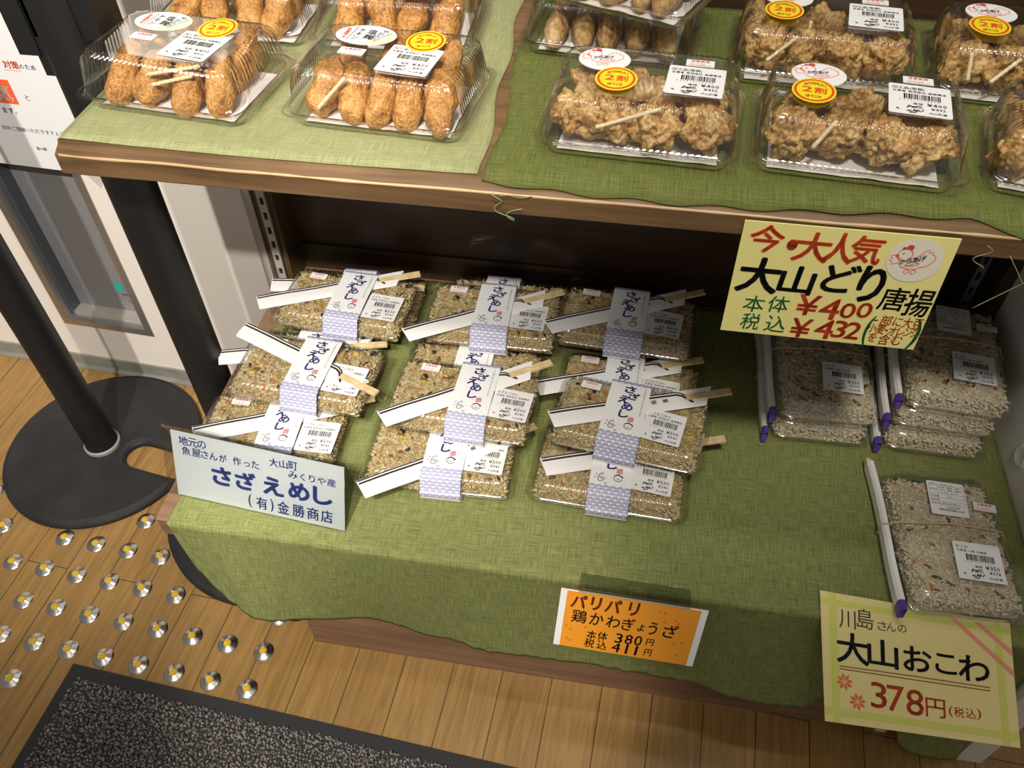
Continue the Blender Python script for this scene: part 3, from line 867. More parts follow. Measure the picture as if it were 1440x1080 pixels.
mb.tube([(1.165 + .0035 * i if i < 6 else 1.186 - .004 * (i - 6), .110, .728 - .0045 * i) for i in range(14)], .0004, 'thread', 5); mb.build('loose_thread', ch_)

# ------------------------------------------------------------------ stanchions
def disc_mesh(R, slot_dir):
    """stackable disc base with a keyhole slot cut from the rim"""
    hw = .027; n = 72; ax, ay = math.cos(slot_dir), math.sin(slot_dir); a0 = math.asin(hw / R)
    out = []
    for i in range(n + 1):
        a = slot_dir + a0 + (2 * math.pi - 2 * a0) * i / n; out.append((R * math.cos(a), R * math.sin(a)))
    c = .075; nrm = (-ay, ax)
    for i in range(13):      # slot end, from the lower rim side round to the upper one
        b = -math.pi / 2 - math.pi * i / 12
        out.append((c * ax + hw * (math.cos(b) * ax - math.sin(b) * ay), c * ay + hw * (math.cos(b) * ay + math.sin(b) * ax)))
    mb = MB('rubber'); m = len(out)

    def inset(p, d):
        q = []
        for i in range(m):
            a = Vector(p[i - 1]); b = Vector(p[(i + 1) % m]); t = (b - a).normalized() if (b - a).length else Vector((1, 0)); q.append((p[i][0] - t.y * d, p[i][1] + t.x * d))
        return q
    rings = [(out, 0), (out, .008), (inset(out, .003), .012), (inset(out, .010), .0145)]
    for (p, z), (q, z2) in zip(rings, rings[1:]):
        mb.loft([[(x, y, z) for x, y in p], [(x, y, z2) for x, y in q]], 'rubber')
    mb.add([(x, y, .0145) for x, y in rings[-1][0]], [tuple(range(m))], 'rubber')
    return mb


s1 = root('barrier_post', 'black barrier post on a round slotted base beside the wall', 'stanchion', (-.018, .296, 0))
mb = disc_mesh(.168, math.radians(-8)); mb.build('base', s1, True, 40)
mb = MB('black'); mb.lathe([(.0265, .012), (.0265, .96), (.02, .965)], n=32); mb.build('pole', s1, True, 40)
mb = MB('ringgrey'); mb.lathe([(.0305, .0145), (.0305, .020), (.0275, .022)], n=32, cap0=False, cap1=False); mb.build('collar', s1, True, 40)
s2 = root('barrier_post', 'black barrier post standing at the left end of the shelves', 'stanchion', (.282, .252, 0))
mb = disc_mesh(.190, math.radians(100)); o = mb.build('base', s2, True, 40); o.location = (.058, -.019, 0)
mb = MB('black'); mb.lathe([(.028, .012), (.028, .92), (.02, .925)], n=32); mb.build('pole', s2, True, 40)
mb = MB('black'); mb.box(-.0545, -.031, -.014, -.009, .771, .96, 'black'); mb.build('hanging_strap', s2, False)
mb = MB('black'); mb.box(-.036, -.019, -.012, -.004, .749, .96, 'black'); mb.build('hanging_strap', s2, False)
mb = MB('black'); mb.box(-.030, .044, -.012, .03, .79, .96, 'black'); mb.box(.018, .024, -.016, -.012, .76, .96, 'black'); mb.build('strap_housing', s2, False)
# belt reel head above
mb = MB('black'); mb.lathe([(.034, .88), (.036, .885), (.036, .955), (.03, .96)], n=32); mb.build('reel_head', s2, True, 40)

# ------------------------------------------------------------------ tactile studs
mb = MB('studsteel'); n = 24
for (r0, z0), (r1, z1) in (((.0148, 0), (.0150, .0008)), ((.0150, .0008), (.0132, .0022)), ((.0132, .0022), (.0062, .0052)), ((.0062, .0052), (.0056, .0050))):
    mb.lathe([(r0, z0), (r1, z1)], n=n, cap0=False, cap1=False)
for i in range(12):
    a = 2 * math.pi * i / 12
    mb.add([(r * math.cos(a + d), r * math.sin(a + d), z) for r, z, d in ((.0128, .0026, -.05), (.0128, .0026, .05), (.0068, .0052, .07), (.0068, .0052, -.07))], [(0, 1, 2, 3)], 'studsteel')
STB = mesh_keep(mb, 'stud_body', False)
mb = MB('studyellow'); mb.lathe([(.0058, .0048), (.0050, .0058), (.002, .0061)], n=16); STY = mesh_keep(mb, 'stud_centre')
sx, sy = .05675, .0570
for r_ in range(-5, 4):
    for c_ in range(-4, 8):
        u, v = c_ * sx, r_ * sy
        if r_ <= -2 and u > .10: continue            # mat lies here
        if r_ <= -1 and c_ > 7: continue
        x, y, _ = fw(u, v)
        if math.hypot(x + .018, y - .296) < .1825 or math.hypot(x - .340, y - .233) < .204: continue
        if y > -.02 and x > .40: continue
        if r_ <= -2 and x > .135 - .002: continue
        o = root('tactile_stud', 'small round steel tactile stud with yellow centre on the plank floor', 'stud', (x, y, 0), 0, 'steel tactile studs')
        part('stud_body', STB, o); part('stud_centre', STY, o)

# ------------------------------------------------------------------ floor mat
mt = root('floor_mat', 'grey flecked carpet mat with black rubber border on the floor', 'mat', fw(.135, -.076), math.degrees(TH) - .5)
mb = MB('matedge')
for x0, x1, y0, y1 in ((0, .020, -.75, 0), (.020, 1.05, -.022, 0)):
    mb.box(x0, x1, y0, y1, 0, .004, 'matedge')
mb.box(.02, 1.05, -.75, -.022, 0, .0045, 'matedge'); mb.build('rubber_border', mt, False)
mb = MB('pile'); rnd = random.Random(2); px = .0044
for i in range(int(1.0 / px)):
    for j in range(int(.46 / px)):
        if i * px > .64 and j * px > .26: continue
        x = .0185 + i * px + rnd.uniform(-.0018, .0018); y = -.0205 - j * px + rnd.uniform(-.0018, .0018); h = rnd.uniform(.006, .0088); r = rnd.uniform(.0021, .003)
        tx, ty = rnd.uniform(-.0015, .0015), rnd.uniform(-.0015, .0015)
        b = len(mb.v)
        mb.v += [(x - r, y, .003), (x, y - r, .003), (x + r, y, .003), (x, y + r, .003), (x - r * .8 + tx, y + ty, h), (x + tx, y - r * .8 + ty, h), (x + r * .8 + tx, y + ty, h), (x + tx, y + r * .8 + ty, h), (x + tx, y + ty, h + .0014)]
        for q in range(4):
            mb.f.append((b + q, b + (q + 1) % 4, b + 4 + (q + 1) % 4, b + 4 + q)); mb.f.append((b + 4 + q, b + 4 + (q + 1) % 4, b + 8)); mb.m += [0, 0]
o = mb.build('carpet_pile', mt); o['kind'] = 'stuff'

# ------------------------------------------------------------------ deli packs on the upper shelf
U = .7485
P_ = [
    ('at upper front left corner', 'clear pack of breaded skewers at the front left corner of the upper shelf', .410, .232, -6, 'croq', KL, 4, 3),
    ('second in upper front row', 'clear pack of breaded skewers, second from left in the upper front row', .617, .232, -4, 'croq', KL, 5, 3),
    ('behind the corner pack', 'clear pack of breaded skewers directly behind the front left corner pack', .405, .385, 2, 'croq', KL, 4, 3),
    ('left of the dumplings', 'clear pack of breaded skewers in the rear row left of the dumplings', .588, .388, 2, 'croq', KL, 4, 3),
    ('before the dumplings', 'clear pack of fried chicken in front of the stacked dumpling packs', .857, .221, -3, 'kara', HL, 4, 3),
    ('above the hen card', 'clear pack of fried chicken on the upper shelf above the yellow price card', 1.043, .216, -4.5, 'kara', HL2, 4, 3),
    ('at upper front right end', 'clear pack of fried chicken at the right edge of the upper front row', 1.238, .205, -11, 'kara', HL2, 4, 3),
    ('right of the dumplings', 'clear pack of fried chicken in the rear row right of the dumplings', 1.026, .372, -4, 'kara', HL2, 4, 3),
    ('at upper rear right end', 'clear pack of fried chicken at the rear right end of the upper shelf', 1.215, .362, -6, 'kara', HL2, 4, 3),
]
for where, label, x, y, yaw, kind, labs, nf, nb in P_:
    deli_pack(where, label, x, y, yaw, kind, labs, U, None, nf, nb, 'fried food packs on the upper shelf')
deli_pack('lower of two stacked', 'clear pack of fried dumplings, lower of the two stacked at the rear', .815, .402, -6, 'gyo', [], U, None, 5, 4, 'fried food packs on the upper shelf')
deli_pack('upper of two stacked', 'clear pack of fried dumplings lying askew on the lower dumpling pack', .828, .384, -22, 'gyo', [], U + .0562, None, 5, 4, 'fried food packs on the upper shelf')
pick('wooden_pick', '', (.394, .190, U + .038), (.446, .198, U + .046), 'pale wooden pick lying across skewers in the front left pack, upper one')
pick('wooden_pick', '', (.398, .186, U + .030), (.440, .190, U + .040), 'pale wooden pick lying across skewers in the front left pack, lower one')
pick('twisted_skewer', '', (.560, .184, U + .020), (.588, .192, U + .048), 'twisted pale skewer slanting in pack second from left of upper front row')
pick('twisted_skewer', '', (.818, .168, U + .032), (.872, .182, U + .046), 'twisted pale skewer in fried chicken pack in front of the dumplings')
pick('twisted_skewer', '', (1.000, .165, U + .030), (1.016, .178, U + .049), 'thin pale skewer in fried chicken pack above the yellow price card')
pick('twisted_skewer', '', (.968, .318, U + .028), (.994, .330, U + .048), 'pale skewer in rear fried chicken pack right of the dumplings')
pick('twisted_skewer', '', (1.150, .305, U + .028), (1.148, .315, U + .050), 'upright pale skewer at left in the rear right fried chicken pack')
pick('twisted_skewer', '', (1.168, .300, U + .030), (1.192, .315, U + .047), 'slanting pale skewer in the rear right fried chicken pack')


# ------------------------------------------------------------------ rice
def rice_mesh(nm, w, d, h, cols, base, n, seed, bits):
    mb = MB(base); rnd = random.Random(seed); nx, ny = 36, 24; hh = {}

    def top(x, y):
        e = min(1, (w / 2 - abs(x)) / .013) if abs(x) < w / 2 else 0; g = min(1, (d / 2 - abs(y)) / .013) if abs(y) < d / 2 else 0
        s_ = math.sqrt(max(0, 1 - (1 - max(e, 0)) ** 2)) * math.sqrt(max(0, 1 - (1 - max(g, 0)) ** 2))
        return .003 + (h - .003) * s_ * (1 + .17 * noise.noise((x * 38, y * 38, seed)) + .08 * noise.noise((x * 110, y * 110, seed))) - .002
    vs = [((i / nx - .5) * w, (j / ny - .5) * d, top((i / nx - .5) * w, (j / ny - .5) * d)) for j in range(ny + 1) for i in range(nx + 1)]
    mb.add(vs, [(j * (nx + 1) + i, j * (nx + 1) + i + 1, (j + 1) * (nx + 1) + i + 1, (j + 1) * (nx + 1) + i) for j in range(ny) for i in range(nx)], base)

    def grain(c, dir_, L, r, k):
        t = dir_.normalized(); u = t.orthogonal().normalized(); q = t.cross(u); rings = []; b = len(mb.v); mi = mb.mi(k); bend = u * rnd.uniform(-.18, .18) * L
        prof = ((-.5, .0), (-.4, .62), (-.12, 1.), (.2, .95), (.42, .55), (.5, .0))
        for s_, rr_ in prof:
            p = c + t * s_ * L + bend * (s_ * s_ * 4)
            for a in range(5):
                an = 2 * math.pi * a / 5; mb.v.append(tuple(p + (u * math.cos(an) + q * math.sin(an)) * r * max(rr_, .08)))
        for i in range(5):
            for a in range(5):
                mb.f.append((b + i * 5 + a, b + i * 5 + (a + 1) % 5, b + i * 5 + 5 + (a + 1) % 5, b + i * 5 + 5 + a)); mb.m.append(mi)
    for _ in range(n):
        x = rnd.uniform(-.5, .5) * (w - .002); y = rnd.uniform(-.5, .5) * (d - .002)
        if rnd.random() < .33:      # clumps on the steep sides
            q = rnd.random() ** 2 * .008
            if rnd.random() < w / (w + d): y = math.copysign(d / 2 - q, y)
            else: x = math.copysign(w / 2 - q, x)
        z = top(x, y) + rnd.uniform(-.0010, .0012)
        if abs(x) > w / 2 - .003 or abs(y) > d / 2 - .003: z = rnd.uniform(.003, h * .75)
        dv = Vector((rnd.gauss(0, 1), rnd.gauss(0, 1), rnd.gauss(0, .28)))
        grain(Vector((x, y, z)), dv, rnd.uniform(.0060, .0082), rnd.uniform(.0014, .0019), rnd.choices(list(cols), list(cols.values()))[0])
    for k, m_, L, r in bits:
        for _ in range(m_):
            x = rnd.uniform(-.46, .46) * w; y = rnd.uniform(-.44, .44) * d
            grain(Vector((x, y, top(x, y) + .0008)), Vector((rnd.gauss(0, 1), rnd.gauss(0, 1), rnd.gauss(0, .2))), L * rnd.uniform(.7, 1.3), r * rnd.uniform(.8, 1.2), k)
    return mesh_keep(mb, nm)


RC = {'rice1': 5, 'rice2': 3, 'rice3': 2}
RB = (('carrot', 24, .009, .0016), ('nori', 9, .009, .0024), ('mush', 16, .011, .0024), ('bean', 4, .012, .0042), ('rice3', 24, .012, .0034))
RICE = [rice_mesh('seasoned_rice', .176, .100, .0262, RC, 'ricebase', 1900, s_, RB) for s_ in (3, 8, 15)]
OC = {'okowa1': 5, 'okowa2': 5, 'rice1': 1}
OB = (('carrot', 10, .010, .0018), ('mush', 14, .012, .0020), ('nori', 3, .008, .0016), ('rosin', 5, .006, .0022))
OKO = [rice_mesh('sticky_rice', .112, .168, .0275, OC, 'okowabase', 1900, s_, OB) for s_ in (4, 9)]


# paper band with its printing, wrapped round a rice pack
def band_mesh():
    hw = .0255
    half = [(.010, .0368), (.030, .0364), (.0440, .0356), (.0500, .0340), (.0535, .0290), (.0595, .0165), (.0625, .0135), (.0625, .004), (.0595, .0008), (.040, .0005)]
    path = [(-y, z) for y, z in half[::-1]] + half
    L = [0]
    for a, b in zip(path, path[1:]): L.append(L[-1] + math.dist(a, b))
    mid = L[-1] / 2

    def at(s_):
        s_ = s_ + mid
        for i in range(len(path) - 1):
            if s_ <= L[i + 1] or i == len(path) - 2:
                t = (s_ - L[i]) / (L[i + 1] - L[i]); a, b = path[i], path[i + 1]; dy, dz = b[0] - a[0], b[1] - a[1]; q = math.hypot(dy, dz)
                return a[0] + dy * t, a[1] + dz * t, -dz / q, dy / q
    mb = MB('white')
    mb.loft([[(-hw, y, z), (hw, y, z)] for y, z in path], 'white', False)

    def fn(x, y, h):
        yy, zz, ny, nz = at(y); return Vector((x, yy + ny * h, zz + nz * h))
    F = Face(mb, fn)
    # brush lettering, staggered down the strip
    for ch, x, y, w, h in (('さ', .000, .034, .0125, .0125), ('ざ', .0065, .0235, .0125, .0115), ('え', -.0045, .0165, .0125, .0125), ('め', .0015, .0055, .0125, .0115), ('し', -.0005, -.0060, .0110, .0120)):
        F.fit(ch, x, y * 1.06 - .0008, w * 1.16, h * 1.06, 'navy', .0006, .045, .06)
    F.rect(.0060, .0130, -.0180, -.0108, 'seal', .0005)
    for i, ch in enumerate('山陰名物'): F.fit(ch, .0078 + .0034 * (1 - i // 2), -.0127 - .0034 * (i % 2), .0028, .0028, 'white', .0008)
    for i, ch in enumerate('大山町御来屋で獲れたさざえを使用'): F.fit(ch, .0190, .0400 - i * .0030, .0019, .0021, 'greyink', .0006)
    # ink doodle: a shell and a little fisher head
    F.stroke([(-.012 + .005 * math.cos(a) * (1 - a / 14), -.030 + .0042 * math.sin(a) * (1 - a / 14)) for a in [i * .45 for i in range(20)]], .0008, 'ink', .0006)
    F.stroke([(-.016, -.0265), (-.013, -.0215), (-.0095, -.0230), (-.0115, -.0195)], .0010, 'ink', .0006); F.stroke([(-.019, -.024), (-.0175, -.0215)], .0008, 'ink', .0006)
    F.stroke([(-.0205, -.028), (-.018, -.0275)], .0008, 'ink', .0006); F.stroke([(-.008, -.034), (-.0055, -.0365), (-.0045, -.0335)], .0008, 'ink', .0006)
    F.stroke([(.0085 + .0052 * math.cos(a), -.0255 + .0046 * math.sin(a)) for a in [i * .5 for i in range(13)]], .0008, 'ink', .0006)
    F.stroke([(.004, -.0225), (.008, -.0200), (.0145, -.0235)], .0016, 'ink', .0006); F.stroke([(.0065, -.0265), (.0085, -.0272), (.0105, -.0262)], .0007, 'ink', .0006)
    rnd = random.Random(4)
    for _ in range(26):
        x, y = rnd.uniform(-.023, .023), rnd.uniform(-.040, .044); F.ell(x, y, .0005, .0005, 'wave', .0005, 6)
    # seigaiha waves at both ends
    for s0, s1, sg in ((-.0845, -.041, 1), (.046, .0845, -1)):
        rows = 10
        for r_ in range(rows):
            yb = s0 + (s1 - s0) * r_ / rows
            for c_ in range(-3, 4):
                xc = c_ * .0085 + (.00425 if r_ % 2 else 0)
                for q in range(3):
                    R_ = .0043 - q * .0012
                    pts = [(xc + R_ * math.cos(a), yb + .0034 + R_ * .95 * math.sin(a) * sg) for a in [math.pi * (.06 + .88 * i / 8) for i in range(9)]]
                    pts = [(min(max(x, -hw), hw), y) for x, y in pts]
                    F.stroke(pts, .0007 if q else .0006, 'wave', .0005 + .00002 * r_)
    return mesh_keep(mb, 'paper_band', False)


BAND = band_mesh()


# chopsticks in a printed sleeve
def chopstick_meshes():
    mb = MB('sleeve'); L = .205; hw = .0135
    sec = [(-hw, .0006), (-hw * .6, .0026), (-hw * .1, .0030), (hw * .5, .0034), (hw, .0032)]
    xs = [-L / 2 + L * i / 24 for i in range(25)]
    top = [[(x + (y * .55 if i == 24 else y * -.12 if i == 0 else 0), y, z + .0004 * math.sin(x * 70)) for y, z in sec] for i, x in enumerate(xs)]
    mb.loft(top, 'sleeve', False)
    mb.loft([[(p[0][0], p[0][1], 0.0), (p[-1][0], p[-1][1], 0.0)][::-1] for p in top], 'sleeve', False)
    mb.loft([[(p[0][0], p[0][1], 0.0), p[0]] for p in top], 'sleeve', False); mb.loft([[p[-1], (p[-1][0], p[-1][1], 0.0)] for p in top], 'sleeve', False)

    def zt(y):
        for (a, b), (c, d) in zip(sec, sec[1:]):
            if y <= c: return b + (d - b) * (y - a) / (c - a)
        return sec[-1][1]
    F = Face(mb, lambda x, y, h: Vector((x, y, zt(min(max(y, -hw), hw)) + .0004 * math.sin(x * 70) + h)))
    for y, w in ((hw * .88, .0021), (hw * .56, .0029)):
        pts = [(-L / 2 - y * .12 + .001 + (L * .80) * i / 20, y) for i in range(21)] + [(L * .32 + .0028 * i, y - (.0030 * i if y > .0 else 0)) for i in range(1, 6)]
        F.stroke([p for p in pts], w, 'sleeveink', .0004)
    F.fit('御', .030, .0005, .0062, .0072, 'ink', .0005, .01, 0, -1.5); F.fit('箸', .045, .0005, .0062, .0072, 'ink', .0005, .01, 0, -1.5)
    a = mesh_keep(mb, 'sleeve', True)
    mb = MB('bamboo')
    for y in (-.0032, .0020):
        mb.box(L / 2 - .03, L / 2 + .030, y, y + .0047, .0004, .0036, 'bamboo')
    b = mesh_keep(mb, 'chopstick_pair', False)
    return a, b


SLV, STK = chopstick_meshes()
Z1, Z2 = .2985, .3335
RP = [  # key, x, y, z, yaw, label phrase, chopstick (x0,y0,x1,y1) or None, band offset, show labels
    ('L1', .463, .366, Z2, -2, 'upper of rear left pair', (.344, .331, .566, .428), .010, 1),
    ('M1', .678, .371, Z2, 1, 'upper of rear centre pair', (.569, .300, .777, .420), .002, 1),
    ('R1', .866, .389, Z2, -3, 'upper of rear right pair', (.760, .345, .970, .447), .001, 1),
    ('L1b', .466, .412, Z1, 2, 'lower of rear left pair', (.327, .409, .53, .430), -.01, 0),
    ('M1b', .690, .429, Z1, 0, 'lower of rear centre pair', None, -.014, 0),
    ('R1b', .868, .425, Z1, 0, 'lower of rear right pair', None, 0, 0),
    ('L2', .450, .225, Z2, -3, 'upper of middle row left pair', (.342, .276, .566, .184), .012, 1),
    ('M2', .668, .210, Z2, -2, 'upper of middle row centre pair', (.577, .149, .776, .277), .015, 1),
    ('R2', .884, .206, Z2, -7, 'upper of middle row right pair', (.786, .182, 1.015, .263), -.008, 1),
    ('L2b', .434, .272, Z1, 2, 'lower of middle row left pair', (.309, .250, .52, .305), .0, 0),
    ('M2b', .664, .285, Z1, 0, 'lower of middle row centre pair', None, .0, 0),
    ('R2b', .880, .290, Z1, -2, 'lower of middle row right pair', (.757, .262, .979, .347), -.010, 1),
    ('L3', .424, .147, Z1, 3, 'front row left behind tent sign', (.332, .113, .54, .205), .016, 1),
    ('M3', .652, .146, Z1, 2, 'centre of front row', (.570, .064, .76, .190), .008, 1),
    ('R3', .867, .152, Z1, -2, 'right of front row, nearest orange card', (.784, .133, 1.006, .210), .002, 1),
]
for i, (key, x, y, z, yaw, ph, ch, bo, lab) in enumerate(RP):
    r = root('rice_pack', 'clear banded rice pack, ' + ph, 'rice pack', (x, y, z), yaw, 'banded rice packs on the lower shelf')
    part('tray', ME['tray_rice'], r); part('lid', ME['lid_rice'], r)
    part('paper_band', BAND, r, (bo, 0, 0))
    if lab:
        part('date_label', ME['date'], r, (-.056 + .3 * bo, .034, .0312), math.radians(-2)); part('price_label', ME['p500'], r, (bo + .050, -.010 if key[0] != 'L' else -.014, .0312), math.radians(-2 - (i % 3)))
    o = link('seasoned_rice', RICE[i % 3]); o.location = (x, y, z + .0012); o.rotation_euler = (0, 0, math.radians(yaw) + (math.pi if i % 2 else 0))
    tag(o, 'brown seasoned rice in banded pack, ' + ph, 'rice', None, 'stuff')
    if ch:
        x0, y0, x1, y1 = ch; a = math.atan2(y1 - y0, x1 - x0); t = root('chopsticks', 'chopsticks in striped sleeve on banded pack, ' + ph, 'chopsticks', (x0 + math.cos(a) * .1025, y0 + math.sin(a) * .1025, z + .0312), math.degrees(a), 'sleeved chopsticks on the rice packs')
        part('sleeve', SLV, t); part('chopstick_pair', STK, t)

# ------------------------------------------------------------------ okowa packs (long side running back)
OW, OD = .0655, .098
mb = MB('film'); mb.loft([rring(OW - i, OD - i, max(.018 - i * .2, .008), z, 24, 8, rb) for i, z, rb in ((0, .0125, 0), (.004, .0125, 0), (.0055, .016, .0003), (.0085, .026, .0005), (.012, .0318, .0004), (.017, .0334, 0), (.021, .0334, 0))], 'film', True, False, True)
ME['lid_ok'] = mesh_keep(mb, 'lid')
mb = MB('tray'); mb.loft([rring(OW - i, OD - i, max(.016 - i * .2, .008), z, 24, 8) for i, z in ((0, .0120), (.005, .0120), (.0065, .010), (.009, .003), (.012, .0005), (.016, .0002))], 'tray', True, False, True)
ME['tray_ok'] = mesh_keep(mb, 'tray')
mb = MB('elastic'); mb.tube([(OW + .001, .012, .004), (OW + .001, .011, .0135), (OW - .010, .010, .032), (OW - .025, .010, .0348), (0, .013, .0350), (-OW + .025, .010, .0348), (-OW + .008, .011, .032), (-OW - .0095, .012, .0235), (-OW - .0100, .012, .006), (-OW - .001, .012, -.0002)], .0007, 'elastic', 6)
ME['elastic'] = mesh_keep(mb, 'elastic_band')
mb = MB('sleeve')
prof = [(-.0030, .004), (-.0036, .018), (-.001, .0215), (.0035, .0215), (.0035, .004)]
for k, y0, y1 in (('sleeve', -.086, .110), ('purple', -.100, -.086)):
    ys = [y0 + (y1 - y0) * i / 8 for i in range(9)]
    mb.loft([[(px_ + .0012 * math.sin(yy * 30), yy + (pz * .35 if k == 'purple' and yy <= y0 + .001 else 0), pz * (1 if k == 'sleeve' else .98)) for px_, pz in prof] for yy in ys], k, True, True, True)
ME['slv_ok'] = mesh_keep(mb, 'sleeve', False)
mb = MB('bamboo'); mb.box(-.003, .0025, .108, .118, .006, .0105, 'bamboo'); mb.box(-.003, .0025, .108, .118, .0118, .0165, 'bamboo'); ME['stk_ok'] = mesh_keep(mb, 'chopstick_pair', False)
OP = [
    ('nearest, overhanging the front edge', 1.262, .106, .3035, 2.5, 1, 1),
    ('topmost beside white side panel', 1.283, .352, .3675, -3, 1, 1),
    ('second from top beside side panel', 1.277, .350, .3335, -2, 0, 0),
    ('lowest beside white side panel', 1.273, .340, .2995, -1, 0, 0),
    ('upper of stack below hen card', 1.130, .343, .3335, 1.5, 0, 1),
    ('lower of stack below hen card', 1.128, .338, .2995, 1, 0, 0),
]
for i, (ph, x, y, z, yaw, ing, pr) in enumerate(OP):
    r = root('sticky_rice_pack', 'clear pack of pale sticky rice, ' + ph, 'rice pack', (x, y, z), yaw, 'sticky rice packs on the lower shelf right'); tl = math.radians(-2.4) if i == 0 else 0.; r.rotation_euler[0] = tl
    part('tray', ME['tray_ok'], r); part('lid', ME['lid_ok'], r); part('elastic_band', ME['elastic'], r)
    if pr: part('price_label', ME['p350'], r, (.018, -.036, .0340), math.radians(-4))
    if ing:
        part('ingredient_label', ME['ingr'], r, (.004, .050, .0340), math.radians(-4)); part('date_label', ME['date'], r, (.044, .042, .0340), math.radians(-6))
    o = link('sticky_rice', OKO[i % 2]); o.location = (x, y, z + .0012); o.rotation_euler = (tl, 0, math.radians(yaw)); tag(o, 'pale sticky rice in pack, ' + ph, 'rice', None, 'stuff')
    ca, sa = math.cos(math.radians(yaw)), math.sin(math.radians(yaw)); lx = -OW - .005
    t = root('chopsticks', 'purple tipped chopstick sleeve on sticky rice pack, ' + ph, 'chopsticks', (x + lx * ca, y + lx * sa, z + .001), yaw, 'chopstick sleeves on the sticky rice packs'); t.rotation_euler[0] = tl
    part('sleeve', ME['slv_ok'], t); part('chopstick_pair', ME['stk_ok'], t)


# ------------------------------------------------------------------ cards and signs
def card(mb, quad, t, k):
    """quad TL TR BR BL world points; returns a Face in units of card heights (x along width)"""
    TL, TR, BR, BL = [Vector(p) for p in quad]; ux = (BR - BL); uy = (TL - BL); nz = ux.cross(uy).normalized()
    mb.slab([BL - nz * t, BR - nz * t, TR - nz * t, TL - nz * t], t, k, nz)

    def fn(x, y, h):      # x, y in 0..1 across the card
        a = BL.lerp(BR, x); b = TL.lerp(TR, x); return a.lerp(b, y) + nz * h
    return Face(mb, fn), ux.length, uy.length


def letters(F, w, h, items, cols, offs, shear=0., rnd=None, squash=1.):
    F.ax = h / w
    for ch, u, v, ww, hh, c in items:
        F.fit(ch, u, v, ww * h / w * squash, hh, cols[c], .0004, offs.get(c, .0), shear)


CA = [('今', 0.122, 0.868, 0.242, 0.235, 'r'), ('・', 0.248, 0.837, 0.076, 0.095, 'r'), ('大', 0.347, 0.831, 0.254, 0.255, 'r'), ('人', 0.474, 0.843, 0.214, 0.264, 'r'), ('気', 0.598, 0.847, 0.226, 0.241, 'r'), ('大', 0.131, 0.55, 0.305, 0.323, 'k'), ('山', 0.319, 0.538, 0.251, 0.257, 'k'), ('ど', 0.523, 0.589, 0.247, 0.256, 'k'), ('り', 0.675, 0.563, 0.182, 0.328, 'k'), ('本', 0.14, 0.288, 0.151, 0.154, 'g'), ('体', 0.262, 0.305, 0.15, 0.154, 'g'), ('税', 0.144, 0.116, 0.14, 0.16, 'g'), ('込', 0.276, 0.116, 0.153, 0.161, 'g'), ('¥', 0.407, 0.324, 0.162, 0.199, 'r'), ('4', 0.52, 0.308, 0.148, 0.201, 'r'), ('0', 0.61, 0.309, 0.108, 0.146, 'r'), ('0', 0.689, 0.328, 0.107, 0.146, 'r'), ('¥', 0.406, 0.101, 0.153, 0.191, 'r'), ('4', 0.526, 0.113, 0.138, 0.191, 'r'), ('3', 0.602, 0.127, 0.103, 0.172, 'r'), ('2', 0.67, 0.126, 0.11, 0.172, 'r'), ('唐', 0.805, 0.455, 0.183, 0.214, 'j'), ('揚', 0.93, 0.441, 0.183, 0.252, 'j'), ('一', 0.756, 0.248, 0.047, 0.012, 'o'), ('部', 0.812, 0.252, 0.081, 0.103, 'o'), ('に', 0.869, 0.253, 0.06, 0.084, 'o'), ('大', 0.917, 0.252, 0.067, 0.103, 'o'), ('豆', 0.966, 0.248, 0.067, 0.104, 'o'), ('小', 0.757, 0.174, 0.061, 0.085, 'o'), ('麦', 0.802, 0.168, 0.068, 0.095, 'o'), ('・', 0.832, 0.162, 0.02, 0.02, 'o'), ('オ', 0.861, 0.16, 0.061, 0.086, 'o'), ('レ', 0.904, 0.162, 0.054, 0.077, 'o'), ('ン', 0.938, 0.162, 0.054, 0.077, 'o'), ('ジ', 0.972, 0.161, 0.054, 0.077, 'o'), ('を', 0.776, 0.082, 0.062, 0.087, 'o'), ('含', 0.837, 0.073, 0.082, 0.107, 'o'), ('む', 0.899, 0.079, 0.075, 0.098, 'o'), ('(', 0.739, 0.142, 0.045, 0.287, 'g'), (')', 0.975, 0.145, 0.06, 0.308, 'g')]
mb = MB('yellowcard'); F, w, h = card(mb, [(.952, .1145, .7365), (1.1255, .1145, .7365), (1.1265, .1085, .6145), (.952, .1085, .6145)], .0012, 'yellowcard')
letters(F, w, h, CA, dict(r='red', k='ink', j='ink', g='green', o='orangered'), dict(r=.026, k=.03, j=.012, g=.008, o=.012), .06)
F2 = Face(mb, lambda x, y, hh: F.fn(x, y * w / h, hh)); cx, cy = .83, .80 * h / w
F2.ell(cx, cy, .128, .128, 'stickcream', .0006); F3 = Face(mb, lambda x, y, hh: F2.fn(x, y, hh + .0006)); chicken(F3, cx - .005, cy, .112, True)
tag(mb.build('price_card', None, False), 'yellow handwritten card with hen sticker hanging from the upper shelf edge', 'price card')

